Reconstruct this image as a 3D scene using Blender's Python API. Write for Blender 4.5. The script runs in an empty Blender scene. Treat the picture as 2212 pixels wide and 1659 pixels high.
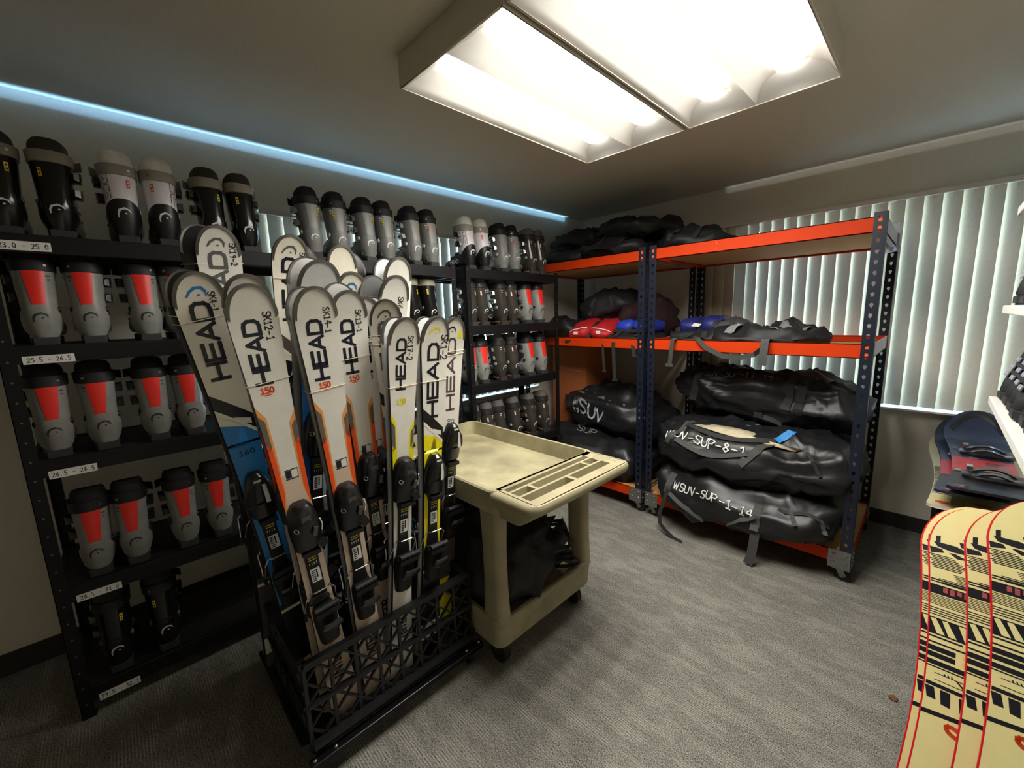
import bpy, bmesh, math, random
from mathutils import Vector, Matrix, noise
from mathutils.bvhtree import BVHTree
random.seed(7)
S = bpy.context.scene
COL = S.collection
PI = math.pi
V = Vector

# ------------------------------------------------------------------ materials
def lin(c):
    return tuple(((x/255)/12.92 if x/255 <= .04045 else ((x/255+.055)/1.055)**2.4) for x in c)
MATS = {}
def M(name, rgb, rough=.5, metal=0, var=.1, scale=30, bump=0, spec=.5, coat=0, emit=0, alpha=1, trans=0, stretch=None):
    if name in MATS: return MATS[name]
    m = bpy.data.materials.new(name); m.use_nodes = True
    nt = m.node_tree; N = nt.nodes; L = nt.links
    b = N['Principled BSDF']
    tc = N.new('ShaderNodeTexCoord'); mp = N.new('ShaderNodeMapping'); L.new(tc.outputs['Object'], mp.inputs['Vector'])
    if stretch: mp.inputs['Scale'].default_value = stretch
    nz = N.new('ShaderNodeTexNoise'); nz.inputs['Scale'].default_value = scale; nz.inputs['Detail'].default_value = 4
    L.new(mp.outputs['Vector'], nz.inputs['Vector'])
    r = N.new('ShaderNodeValToRGB'); c = lin(rgb)
    r.color_ramp.elements[0].position = .3; r.color_ramp.elements[1].position = .7
    r.color_ramp.elements[0].color = tuple(max(0, x*(1-var)) for x in c)+(1,)
    r.color_ramp.elements[1].color = tuple(min(1, x*(1+var)) for x in c)+(1,)
    L.new(nz.outputs['Fac'], r.inputs['Fac']); L.new(r.outputs['Color'], b.inputs['Base Color'])
    b.inputs['Roughness'].default_value = rough; b.inputs['Metallic'].default_value = metal
    b.inputs['Specular IOR Level'].default_value = spec
    if coat: b.inputs['Coat Weight'].default_value = coat; b.inputs['Coat Roughness'].default_value = .08
    if emit:
        b.inputs['Emission Color'].default_value = c+(1,); b.inputs['Emission Strength'].default_value = emit
    if alpha < 1: b.inputs['Alpha'].default_value = alpha
    if trans: b.inputs['Transmission Weight'].default_value = trans
    if bump:
        bp = N.new('ShaderNodeBump'); bp.inputs['Strength'].default_value = bump; bp.inputs['Distance'].default_value = .004
        L.new(nz.outputs['Fac'], bp.inputs['Height']); L.new(bp.outputs['Normal'], b.inputs['Normal'])
    MATS[name] = m
    return m

# ------------------------------------------------------------------ mesh builder
class MB:
    def __init__(s): s.v = []; s.f = []; s.m = []; s.mi = 0
    def add(s, vs, fs, mi=None):
        o = len(s.v); s.v += [tuple(v) for v in vs]
        for f in fs: s.f.append(tuple(i+o for i in f)); s.m.append(s.mi if mi is None else mi)
    def box(s, x0, x1, y0, y1, z0, z1, mi=None):
        s.add([(x, y, z) for z in (z0, z1) for y in (y0, y1) for x in (x0, x1)],
              [(0, 2, 3, 1), (4, 5, 7, 6), (0, 1, 5, 4), (2, 6, 7, 3), (0, 4, 6, 2), (1, 3, 7, 5)], mi)
    def obox(s, c, sz, R=None, mi=None):
        R = R or Matrix.Identity(3); c = V(c)
        s.add([c + R @ V((x*sz[0]/2, y*sz[1]/2, z*sz[2]/2)) for z in (-1, 1) for y in (-1, 1) for x in (-1, 1)],
              [(0, 2, 3, 1), (4, 5, 7, 6), (0, 1, 5, 4), (2, 6, 7, 3), (0, 4, 6, 2), (1, 3, 7, 5)], mi)
    def bar(s, p0, p1, w, h, up=(0, 0, 1), mi=None):
        p0 = V(p0); p1 = V(p1); d = (p1-p0); z = d.normalized(); x = V(up).cross(z)
        if x.length < 1e-4: x = V((1, 0, 0))
        x.normalize(); y = z.cross(x); R = Matrix((x, y, z)).transposed()
        s.obox((p0+p1)/2, (w, h, d.length), R, mi)
    def loft(s, rings, cap0=True, cap1=True, mi=None, closed=True):
        n = len(rings[0]); vs = [p for r in rings for p in r]; fs = []
        for i in range(len(rings)-1):
            for j in range(n if closed else n-1):
                k = (j+1) % n
                fs.append((i*n+j, i*n+k, (i+1)*n+k, (i+1)*n+j))
        if cap0: fs.append(tuple(reversed(range(n))))
        if cap1: fs.append(tuple((len(rings)-1)*n+j for j in range(n)))
        s.add(vs, fs, mi)
    def cyl(s, p0, p1, r0, r1=None, n=12, mi=None):
        s.tube([p0, p1], r0, n, mi, r1)
    def tube(s, pts, r, n=6, mi=None, r1=None, closed=False):
        pts = [V(p) for p in pts]; rings = []; x = None
        for i, p in enumerate(pts):
            if closed: d = pts[(i+1) % len(pts)]-pts[i-1]
            else: d = (pts[min(i+1, len(pts)-1)]-pts[max(i-1, 0)])
            d.normalize()
            if x is None:
                x = d.orthogonal().normalized()
            else:
                x = (x-d*x.dot(d)).normalized()
            y = d.cross(x); rr = r if r1 is None else r+(r1-r)*i/(len(pts)-1)
            rings.append([p+(x*math.cos(2*PI*j/n)+y*math.sin(2*PI*j/n))*rr for j in range(n)])
        if closed: rings.append(rings[0])
        s.loft(rings, not closed, not closed, mi)
    def ribbon(s, pts, w, side, th=.002, mi=None):
        # strap: pts centre line, side(i)->unit vector across, extruded th along local normal
        rings = []; pts = [V(p) for p in pts]
        for i, p in enumerate(pts):
            d = (pts[min(i+1, len(pts)-1)]-pts[max(i-1, 0)]).normalized()
            a = V(side(i) if callable(side) else side); a = (a-d*a.dot(d)).normalized(); nn = a.cross(d)
            rings.append([p-a*w/2-nn*th/2, p+a*w/2-nn*th/2, p+a*w/2+nn*th/2, p-a*w/2+nn*th/2])
        s.loft(rings, True, True, mi)
    def torus(s, c, ax, R, r, n=20, m=8, mi=None):
        c = V(c); ax = V(ax).normalized(); x = ax.orthogonal().normalized(); y = ax.cross(x)
        s.tube([c+(x*math.cos(2*PI*i/n)+y*math.sin(2*PI*i/n))*R for i in range(n)], r, m, mi, closed=True)
    def build(s, name, mats, parent=None, smooth=True, bevel=0, ang=40, solid=0, sub=0):
        me = bpy.data.meshes.new(name); me.from_pydata(s.v, [], s.f)
        if not isinstance(mats, (list, tuple)): mats = [mats]
        for m in mats: me.materials.append(m)
        me.polygons.foreach_set('material_index', s.m)
        bm = bmesh.new(); bm.from_mesh(me); bmesh.ops.remove_doubles(bm, verts=bm.verts, dist=1e-6)
        bmesh.ops.recalc_face_normals(bm, faces=bm.faces) if not solid and not getattr(s, 'keep', False) else None
        bm.to_mesh(me); bm.free()
        if smooth:
            me.polygons.foreach_set('use_smooth', [True]*len(me.polygons))
            me.set_sharp_from_angle(angle=math.radians(ang))
        me.update()
        o = bpy.data.objects.new(name, me); COL.objects.link(o)
        if parent: o.parent = parent
        if sub:
            q = o.modifiers.new('sub', 'SUBSURF'); q.levels = q.render_levels = sub
        if bevel:
            q = o.modifiers.new('bev', 'BEVEL'); q.width = bevel; q.segments = 2; q.limit_method = 'ANGLE'
        if solid:
            q = o.modifiers.new('sol', 'SOLIDIFY'); q.thickness = solid; q.offset = 0
        return o

def tag(o, label, cat, group=None):
    o['label'] = label; o['category'] = cat
    if group: o['group'] = group
    return o
def thing(name, label, cat, loc=(0, 0, 0), rz=0, group=None):
    o = bpy.data.objects.new(name, None); COL.objects.link(o)
    o.empty_display_size = .05; o.location = loc; o.rotation_euler = (0, 0, rz)
    return tag(o, label, cat, group)
def inst(name, mesh, parent, loc=(0, 0, 0), label=None):
    o = bpy.data.objects.new(name, mesh); COL.objects.link(o); o.parent = parent; o.location = loc
    if label: o['label'] = label
    return o
def dup(root, loc=None, rz=None, label=None, group=None, mat=None):
    r = root.copy(); COL.objects.link(r)
    if loc is not None: r.location = loc
    if rz is not None: r.rotation_euler = (0, 0, rz)
    if mat is not None: r.matrix_world = mat
    if label: r['label'] = label
    if group: r['group'] = group
    for ch in KIDS[root.name]:
        c = ch.copy(); COL.objects.link(c); c.parent = r
        for g in KIDS.get(ch.name, []):
            d = g.copy(); COL.objects.link(d); d.parent = c
    return r
KIDS = {}
def note(root):
    KIDS[root.name] = list(root.children)
    for c in root.children: KIDS[c.name] = list(c.children)
def struct(o): o['kind'] = 'structure'; return o

# ------------------------------------------------------------------ stroke lettering
def arc(cx, cy, rx, ry, a0, a1, n=8):
    return [(cx+rx*math.cos(math.radians(a0+(a1-a0)*i/n)), cy+ry*math.sin(math.radians(a0+(a1-a0)*i/n))) for i in range(n+1)]
G = {
 'H': [[(0, 0), (0, 1)], [(1, 0), (1, 1)], [(0, .5), (1, .5)]],
 'E': [[(0, 0), (0, 1)], [(0, 0), (1, 0)], [(0, .5), (.95, .5)], [(0, 1), (1, 1)]],
 'A': [[(0, 0), (.5, 1), (1, 0)], [(.22, .3), (.78, .3)]],
 'D': [[(0, 0), (0, 1)], [(0, 1), (.6, 1), (.85, .93), (1, .72), (1, .28), (.85, .07), (.6, 0), (0, 0)]],
 'G': [[(.95, .85), (.75, 1), (.25, 1), (0, .75), (0, .25), (.25, 0), (.75, 0), (1, .2), (1, .48), (.55, .48)]],
 'S': [[(.95, .88), (.7, 1), (.25, 1), (.03, .78), (.2, .57), (.75, .45), (.97, .22), (.75, 0), (.25, 0), (.02, .14)]],
 'K': [[(0, 0), (0, 1)], [(.95, 1), (.05, .42)], [(.3, .58), (1, 0)]],
 'W': [[(0, 1), (.25, 0), (.5, .7), (.75, 0), (1, 1)]],
 'U': [[(0, 1), (.02, .25), (.25, 0), (.72, 0), (.95, .25), (1, 1)]],
 'V': [[(0, 1), (.5, 0), (1, 1)]],
 'P': [[(0, 0), (0, 1), (.65, 1), (.97, .78), (.65, .48), (0, .45)]],
 'N': [[(0, 0), (0, 1), (1, 0), (1, 1)]],
 'R': [[(0, 0), (0, 1), (.65, 1), (.97, .78), (.65, .5), (0, .48)], [(.4, .5), (1, 0)]],
 'Q': [arc(.5, .5, .5, .5, 0, 360, 12), [(.6, .3), (1, 0)]],
 'L': [[(0, 1), (0, 0), (.95, 0)]], 'I': [[(.5, 0), (.5, 1)]], 'T': [[(0, 1), (1, 1)], [(.5, 0), (.5, 1)]],
 '0': [arc(.5, .5, .45, .5, 0, 360, 12)],
 '1': [[(.2, .8), (.55, 1), (.55, 0)], [(.2, 0), (.9, 0)]],
 '2': [[(.05, .8), (.25, 1), (.7, 1), (.92, .76), (.8, .5), (.05, 0), (.97, 0)]],
 '3': [[(.05, .95), (.7, 1), (.92, .76), (.45, .53), (.95, .3), (.75, .02), (.05, .04)]],
 '4': [[(.75, 0), (.72, 1)], [(.6, 1), (.02, .38), (.98, .38)]],
 '5': [[(.9, 1), (.15, 1), (.1, .58), (.65, .6), (.95, .32), (.7, .02), (.05, .04)]],
 '6': [[(.8, 1), (.3, .72), (.05, .3), (.3, 0), (.75, .02), (.93, .28), (.65, .52), (.12, .38)]],
 '7': [[(.03, 1), (.95, 1), (.35, 0)], [(.3, .5), (.8, .5)]],
 '8': [[(.5, .53), (.12, .76), (.5, 1), (.88, .76), (.5, .53), (.05, .25), (.5, 0), (.95, .25), (.5, .53)]],
 '9': [[(.9, .75), (.5, .5), (.08, .72), (.4, 1), (.88, .82), (.85, .4), (.6, 0)]],
 '-': [[(.1, .45), (.9, .45)]], '.': [[(.4, 0), (.55, .02)]],
 'o': [arc(.5, .35, .45, .36, 0, 360, 10)], 'n': [[(0, 0), (0, .7)], [(0, .5), (.4, .72), (.85, .55), (.9, 0)]],
 ' ': [],
}
def text(mb, s, fn, size, wt=.12, asp=.7, gap=.3, mi=None, jit=0, center=True, sub=.02):
    """draw s with strokes; fn(a,b)->3D (a along the line, b upward), metres."""
    adv = size*asp*(1+gap); W = adv*len(s)-size*asp*gap; x0 = -W/2 if center else 0
    h = size*wt/2; rnd = random.Random(s)
    for k, ch in enumerate(s):
        dx = rnd.uniform(-jit, jit)*size; dy = rnd.uniform(-jit, jit)*size; sc = 1+rnd.uniform(-jit, jit)
        for pl in G[ch]:
            P = [V((x0+k*adv+(p[0]*size*asp)*sc+dx, p[1]*size*sc+dy-size/2)) for p in pl]
            for a, b in zip(P, P[1:]):
                d = b-a; l = d.length
                if l < 1e-6: continue
                d /= l; nn = V((-d[1], d[0])); a2 = a-d*h*.9; b2 = b+d*h*.9
                ns = max(1, int(l/sub)); vs = []
                for i in range(ns+1):
                    c = a2+(b2-a2)*(i/ns)
                    vs += [fn(*(c+nn*h)), fn(*(c-nn*h))]
                mb.add(vs, [(2*i, 2*i+1, 2*i+3, 2*i+2) for i in range(ns)], mi)
def head_mark(mb, fn, size, mi):
    """curved arch with a dot"""
    A = [(-.42, -.5), (-.4, -.1), (-.25, .25), (.05, .42), (.34, .3), (.48, .02)]
    wd = [.1, .16, .2, .2, .15, .06]
    vs = []
    for i, (a, b) in enumerate(A):
        p = V((a, b)); d = (V(A[min(i+1, 5)])-V(A[max(i-1, 0)])).normalized(); nn = V((-d[1], d[0]))*wd[i]/2
        vs += [fn(*((p+nn)*size)), fn(*((p-nn)*size))]
    mb.add(vs, [(2*i, 2*i+1, 2*i+3, 2*i+2) for i in range(5)], mi)
    c = [fn(.1*size+.08*size*math.cos(i*PI/3), -.08*size+.08*size*math.sin(i*PI/3)) for i in range(6)]
    mb.add(c, [tuple(range(6))], mi)

# ------------------------------------------------------------------ shared materials
black = M('black_plastic', (24, 24, 26), .38, var=.25, bump=.05)
satin = M('black_satin', (14, 14, 15), .5, var=.3)
steelb = M('black_painted_steel', (13, 13, 15), .5, var=.2, scale=8, spec=.35)
chrome = M('bright_steel', (190, 190, 190), .22, 1, var=.05)
zinc = M('zinc_plate', (150, 152, 150), .38, .9, var=.12, scale=60)
rubber = M('dark_rubber', (30, 30, 30), .7, var=.2)
whitep = M('white_paint', (225, 225, 222), .45, var=.03)
paper = M('white_paper', (235, 233, 226), .8, var=.04)
ink = M('black_ink', (15, 15, 18), .6)
LENS, STREAK, SKY, EXPO, TUBE = 5.0, 0.65, 6.5, 1.3, 4.2
CAMR = ((.713499, .094095, -.69431), (.70018, -.132311, .7016), (-.025848, -.986732, -.160287))
# ------------------------------------------------------------------ room
XL, YB, ZC = -2.772, 3.606, 2.466
XR, YF = .66, -2.3
def wallmat(name, rgb, bump=.15):
    return M(name, rgb, .85, var=.035, scale=90, bump=bump, spec=.25)
wm = wallmat('wall_paint', (228, 222, 205))
cm = wallmat('ceiling_paint', (206, 199, 184), .2)
def carpet():
    m = bpy.data.materials.new('carpet'); m.use_nodes = True; nt = m.node_tree; N = nt.nodes; L = nt.links
    b = N['Principled BSDF']; tc = N.new('ShaderNodeTexCoord')
    def noise_(scale, st, det=3):
        mp = N.new('ShaderNodeMapping'); mp.inputs['Scale'].default_value = st; L.new(tc.outputs['Object'], mp.inputs['Vector'])
        z = N.new('ShaderNodeTexNoise'); z.inputs['Scale'].default_value = scale; z.inputs['Detail'].default_value = det
        L.new(mp.outputs['Vector'], z.inputs['Vector']); return z.outputs['Fac']
    def math_(op, a, c):
        q = N.new('ShaderNodeMath'); q.operation = op
        for i, x in enumerate((a, c)):
            if hasattr(x, 'links'): L.new(x, q.inputs[i])
            else: q.inputs[i].default_value = x
        return q.outputs[0]
    big = noise_(3.2, (1, 1, 1), 1); fine = noise_(300, (1, .6, 1), 2); streak = noise_(1, (30, 240, 1), 2)
    wv = N.new('ShaderNodeTexWave'); wv.wave_type = 'BANDS'; wv.bands_direction = 'Y'; wv.inputs['Scale'].default_value = 34; wv.inputs['Distortion'].default_value = .6; wv.inputs['Detail Scale'].default_value = 6
    L.new(tc.outputs['Object'], wv.inputs['Vector'])
    mr = N.new('ShaderNodeMapRange'); mr.inputs['From Min'].default_value = .47; mr.inputs['From Max'].default_value = .60
    L.new(noise_(1, (5, 17, 1), 3), mr.inputs['Value'])
    lines = math_('MULTIPLY', math_('POWER', wv.outputs['Fac'], 2.5), mr.outputs['Result'])
    v = math_('ADD', math_('MULTIPLY', streak, .22), math_('MULTIPLY', fine, 1.03))
    v = math_('ADD', math_('ADD', v, math_('MULTIPLY', big, .10)), math_('MULTIPLY', lines, .20))
    r = N.new('ShaderNodeValToRGB'); e = r.color_ramp.elements
    e[0].position = .46; e[0].color = lin((50, 50, 49))+(1,); e[1].position = .96; e[1].color = lin((172, 169, 158))+(1,)
    L.new(v, r.inputs['Fac']); L.new(r.outputs['Color'], b.inputs['Base Color'])
    b.inputs['Roughness'].default_value = .95; b.inputs['Specular IOR Level'].default_value = .1
    bp = N.new('ShaderNodeBump'); bp.inputs['Strength'].default_value = .5; bp.inputs['Distance'].default_value = .004
    L.new(v, bp.inputs['Height']); L.new(bp.outputs['Normal'], b.inputs['Normal'])
    return m
def sbox(name, mat, *b, **k):
    q = MB(); q.box(*b); return struct(q.build(name, mat, smooth=False, **k))
sbox('floor', carpet(), XL-.15, XR+.15, YF-.15, YB+.15, -.1, 0)
sbox('ceiling', cm, XL-.15, XR+.15, YF-.15, YB+.15, ZC, ZC+.1)
WX0, WX1, WZ0, WZ1 = -1.17, .55, .83, 2.15       # back window opening
q = MB(); T = .15
q.box(XL-T, WX0, YB, YB+T, 0, ZC); q.box(WX1, XR+T, YB, YB+T, 0, ZC); q.box(WX0, WX1, YB, YB+T, 0, WZ0); q.box(WX0, WX1, YB, YB+T, WZ1, ZC)
struct(q.build('wall_back', wm, smooth=False))
LY0, LY1, LZ0, LZ1 = .66, 2.92, .80, 2.14
q = MB()
q.box(XL-T, XL, YF, LY0, 0, ZC); q.box(XL-T, XL, LY1, YB, 0, ZC); q.box(XL-T, XL, LY0, LY1, 0, LZ0); q.box(XL-T, XL, LY0, LY1, LZ1, ZC)
struct(q.build('wall_left', wm, smooth=False))
sbox('wall_right', wm, XR, XR+T, YF, YB, 0, ZC)
sbox('wall_front', wm, XL-T, XR+T, YF-T, YF, 0, ZC)
bbm = M('dark_vinyl_base', (52, 48, 44), .6, var=.08)
sbox('baseboard_left', bbm, XL, XL+.008, YF, YB, 0, .1)
sbox('baseboard_back', bbm, XL+.008, XR, YB-.008, YB, 0, .1)
sbox('baseboard_right', bbm, XR-.008, XR, YF, YB-.008, 0, .1)
# windows: frame, glass, sill
fr = M('window_aluminium', (150, 152, 155), .4, .6, var=.04)
def glassmat():
    m = bpy.data.materials.new('window_glass'); m.use_nodes = True; b = m.node_tree.nodes['Principled BSDF']
    b.inputs['Transmission Weight'].default_value = 1; b.inputs['Roughness'].default_value = 0; b.inputs['IOR'].default_value = 1.02
    b.inputs['Base Color'].default_value = (.92, .97, 1, 1)
    return m
gm = glassmat()
def window(name, axis, a0, a1, z0, z1, wall, sgn):
    root = bpy.data.objects.new(name, None); COL.objects.link(root); struct(root)
    d0, d1 = sorted((wall+sgn*.10, wall+sgn*.14))
    def bx(q, u0, u1, z0, z1, e0=d0, e1=d1):
        q.box(u0, u1, e0, e1, z0, z1) if axis == 'x' else q.box(e0, e1, u0, u1, z0, z1)
    q = MB()
    bx(q, a0, a1, z0, z0+.04); bx(q, a0, a1, z1-.04, z1); bx(q, a0, a0+.04, z0+.04, z1-.04); bx(q, a1-.04, a1, z0+.04, z1-.04)
    mid = (a0+a1)/2; bx(q, mid-.025, mid+.025, z0+.04, z1-.04)
    q.build('window_frame', fr, root, smooth=False, bevel=.003)
    for u0, u1 in ((a0+.04, mid-.025), (mid+.025, a1-.04)):
        q = MB(); g = (d0+d1)/2; bx(q, u0, u1, z0+.04, z1-.04, g-.002, g+.002); q.build('window_pane', gm, root, smooth=False)
    q = MB(); e = sorted((wall-sgn*(.075 if axis == 'x' else .012), wall+sgn*.1)); bx(q, a0+.001, a1-.001, z0, z0+.012, *e)
    q.build('window_sill', whitep, root, smooth=False, bevel=.002)
window('window_1', 'x', WX0, WX1, WZ0, WZ1, YB, 1)
window('window_2', 'y', LY0, LY1, LZ0, LZ1, XL, -1)
# vertical blinds
def slatmat():
    m = bpy.data.materials.new('blind_vinyl'); m.use_nodes = True; nt = m.node_tree; N = nt.nodes; L = nt.links
    b = N['Principled BSDF']; tc = N.new('ShaderNodeTexCoord'); nz = N.new('ShaderNodeTexNoise'); nz.inputs['Scale'].default_value = 60
    r = N.new('ShaderNodeValToRGB'); r.color_ramp.elements[0].color = lin((200, 186, 160))+(1,); r.color_ramp.elements[1].color = lin((212, 199, 176))+(1,)
    L.new(tc.outputs['Object'], nz.inputs['Vector']); L.new(nz.outputs['Fac'], r.inputs['Fac']); L.new(r.outputs['Color'], b.inputs['Base Color'])
    b.inputs['Roughness'].default_value = .45
    t = N.new('ShaderNodeBsdfTranslucent'); L.new(r.outputs['Color'], t.inputs['Color'])
    mx = N.new('ShaderNodeMixShader'); mx.inputs[0].default_value = SLAT_T
    L.new(b.outputs[0], mx.inputs[1]); L.new(t.outputs[0], mx.inputs[2]); L.new(mx.outputs[0], N['Material Output'].inputs[0])
    return m
SLAT_T = .03
sm = slatmat()
def blind(label, axis, a0, a1, z0, z1, wall, sgn, ang, pitch=.0825, w=.089, off0=0):
    root = thing('vertical_blind', label, 'blind', ((a0+a1)/2, wall, z0) if axis == 'x' else (wall, (a0+a1)/2, z0))
    org = root.location
    q = MB(); q.keep = True
    n = int((a1-a0)/pitch)+1; ca = math.cos(ang); sa = math.sin(ang)
    for k in range(n):
        c = a0+off0+pitch*k
        jit = random.uniform(-.05, .05)
        pr = []
        for i in range(7):
            t = (i/6-.5)*w; bow = .006*(1-(2*i/6-1)**2)
            u = t*math.cos(ang+jit)-bow*sa; d = -t*math.sin(ang+jit)-bow*ca       # d: negative = into the room
            pr.append((c+u, d))
        for z in (z0+.012, z1-.045):
            pass
        vs = []
        for z in (z0+.012, z1-.033):
            for u, d in pr:
                P = V((u, wall+sgn*d, z)) if axis == 'x' else V((wall+sgn*d, u, z))
                vs.append(P-org)
        q.add(vs, [(i, i+1, i+8, i+7) for i in range(6)])
        # carrier clip
        P = V((c, wall, z1-.04)) if axis == 'x' else V((wall, c, z1-.04))
        q.mi = 1; q.obox(P-org, (.012, .012, .03)); q.mi = 0
    q.build('slats', [sm, whitep], root)
    q = MB(); h = .034
    if axis == 'x': q.box(a0-org.x, a1-org.x, -.028, .034, z1-h-org.z, z1-.002-org.z)
    else: q.box(-.012, .03, a0-org.y, a1-org.y, z1-h-org.z, z1-.002-org.z)
    q.build('headrail', M('headrail_ivory', (214, 204, 188), .45, var=.03), root, bevel=.004)
blind('ivory vertical blind across the back window, partly behind the orange rack', 'x', -1.435, WX1+.06, WZ0+.014, WZ1+.035, YB-.036, 1, .25, off0=.03)
blind('ivory vertical blind on the left wall, seen behind the black boot shelves', 'y', LY0+.01, LY1-.01, LZ0+.012, LZ1, XL-.02, -1, -.17)
# ------------------------------------------------------------------ ceiling light: two troffers in a box
FX0, FX1, FY0, FY1, FZ = -1.52, -.335, .878, 2.045, 2.351
lens_m = M('lamp_lens', (255, 252, 246), .5, var=0, emit=1)
lens_m.node_tree.nodes['Principled BSDF'].inputs['Emission Strength'].default_value = LENS
refl = M('reflector_white', (196, 193, 186), .4, var=.01)
hous = M('fixture_enamel', (205, 196, 180), .5, var=.03)
mid = -.932
for k, (x0, x1) in enumerate(((FX0, mid-.006), (mid+.006, FX1))):
    root = thing('ceiling_light', ('glowing two-basin fluorescent ceiling fixture, nearer the left wall', 'glowing two-basin fluorescent ceiling fixture, nearer the right wall')[k],
                 'ceiling light', ((x0+x1)/2, (FY0+FY1)/2, FZ), group='ceiling fixtures side by side')
    cx, cy = (x0+x1)/2, (FY0+FY1)/2; w = (x1-x0)/2; l = (FY1-FY0)/2; H = ZC-FZ-.0005
    q = MB(); t = .008
    q.box(-w, -w+t, -l, l, 0, H); q.box(w-t, w, -l, l, 0, H); q.box(-w+t, w-t, -l, -l+t, 0, H); q.box(-w+t, w-t, l-t, l, 0, H); q.box(-w+t, w-t, -l+t, l-t, H-.004, H)
    q.build('housing', hous, root, smooth=False, bevel=.002)
    q = MB(); lips = MB()
    iw = w-t; il = l-t
    for b in range(2):
        c = -iw/2+iw*b; bw = iw/2; lw = .056; top = .072
        # curved reflector cheeks either side of the lens, and curved end caps
        for s in (-1, 1):
            rings = []
            for y in (-il, il):
                rings.append([V((c+s*(bw-(bw-lw)*i/6), y, .004+top*math.sin(i/6*PI/2)**.8)) for i in range(7)])
            q.loft(rings, False, False, closed=False)
            vs = []
            for i in range(9):
                x = c-bw+2*bw*i/8; a = abs(x-c)/bw
                vs += [(x, s*il, .004), (x, s*(il-.002-.085*math.sqrt(max(0, 1-a*a))), .004+top*.9*math.sqrt(max(0, 1-a*a)))]
            q.add(vs, [(2*i, 2*i+1, 2*i+3, 2*i+2) for i in range(8)])
        # bulging lens
        lm = MB(); rings = []
        for i in range(15):
            y = -il+.05+(2*il-.10)*i/14; e = min(1, (min(i, 14-i)+.05)/1.2); e = math.sqrt(1-(1-e)**2) if e < 1 else 1
            rings.append([V((c+lw*e*math.cos(a*PI/8), y, .070-.034*e*math.sin(a*PI/8))) for a in range(9)])
        lm.loft(rings, True, True, closed=False)
        lm.build('lens', lens_m, root)
    q.build('reflector', refl, root)
    note(root)
# fluorescent output, then strip lamps added to stand in for daylight leaking over blinds
def area(name, loc, rot, sx, sy, e, col, spread=180):
    l = bpy.data.lights.new(name, 'AREA'); l.shape = 'RECTANGLE'; l.size = sx; l.size_y = sy; l.energy = e; l.color = col; l.spread = math.radians(spread)
    o = bpy.data.objects.new(name, l); o.location = loc; o.rotation_euler = rot; COL.objects.link(o); return o
area('daylight_standin_left', (XL+.014, 1.35, ZC-.055), (PI, 0, 0), .02, 4.0, STREAK, (.26, .55, 1), 75)
area('daylight_standin_back', (-.35, YB-.014, ZC-.05), (PI, 0, 0), 1.9, .02, STREAK*.05, (.85, .93, 1), 90)
for c in (FX0, mid):
    for b in (.25, .75):
        area('fluorescent_tube', (c+.592*b, (FY0+FY1)/2, FZ+.030), (0, 0, 0), .10, 1.04, TUBE, (1, .962, .88), 160)
w = bpy.data.worlds.new('World'); S.world = w; w.use_nodes = True
N = w.node_tree.nodes; bg = N['Background']
sky = N.new('ShaderNodeTexSky'); sky.sky_type = 'HOSEK_WILKIE'; sky.turbidity = 3; sky.sun_direction = (.5, -.6, .62)
mxr = N.new('ShaderNodeMix'); mxr.data_type = 'RGBA'; mxr.inputs[0].default_value = .75
w.node_tree.links.new(sky.outputs[0], mxr.inputs[6]); mxr.inputs[7].default_value = (.46, .72, 1, 1)
w.node_tree.links.new(mxr.outputs[2], bg.inputs[0]); bg.inputs[1].default_value = SKY
# ------------------------------------------------------------------ camera
cd = bpy.data.cameras.new('camera'); co = bpy.data.objects.new('camera', cd); COL.objects.link(co)
Rw = Matrix(CAMR)
co.matrix_world = Matrix.Translation((0, 0, 1.5)) @ (Rw @ Matrix(((1, 0, 0), (0, -1, 0), (0, 0, -1)))).to_4x4()
cd.sensor_width = 36; cd.lens = 36*884.379/2212; cd.shift_x = -(1146.437-1106)/2212; cd.shift_y = -(829.5-825.687)/2212
cd.clip_start = .02
S.camera = co
S.view_settings.view_transform = 'Standard'; S.view_settings.look = 'None'; S.view_settings.gamma = 1
S.view_settings.exposure = EXPO
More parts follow.
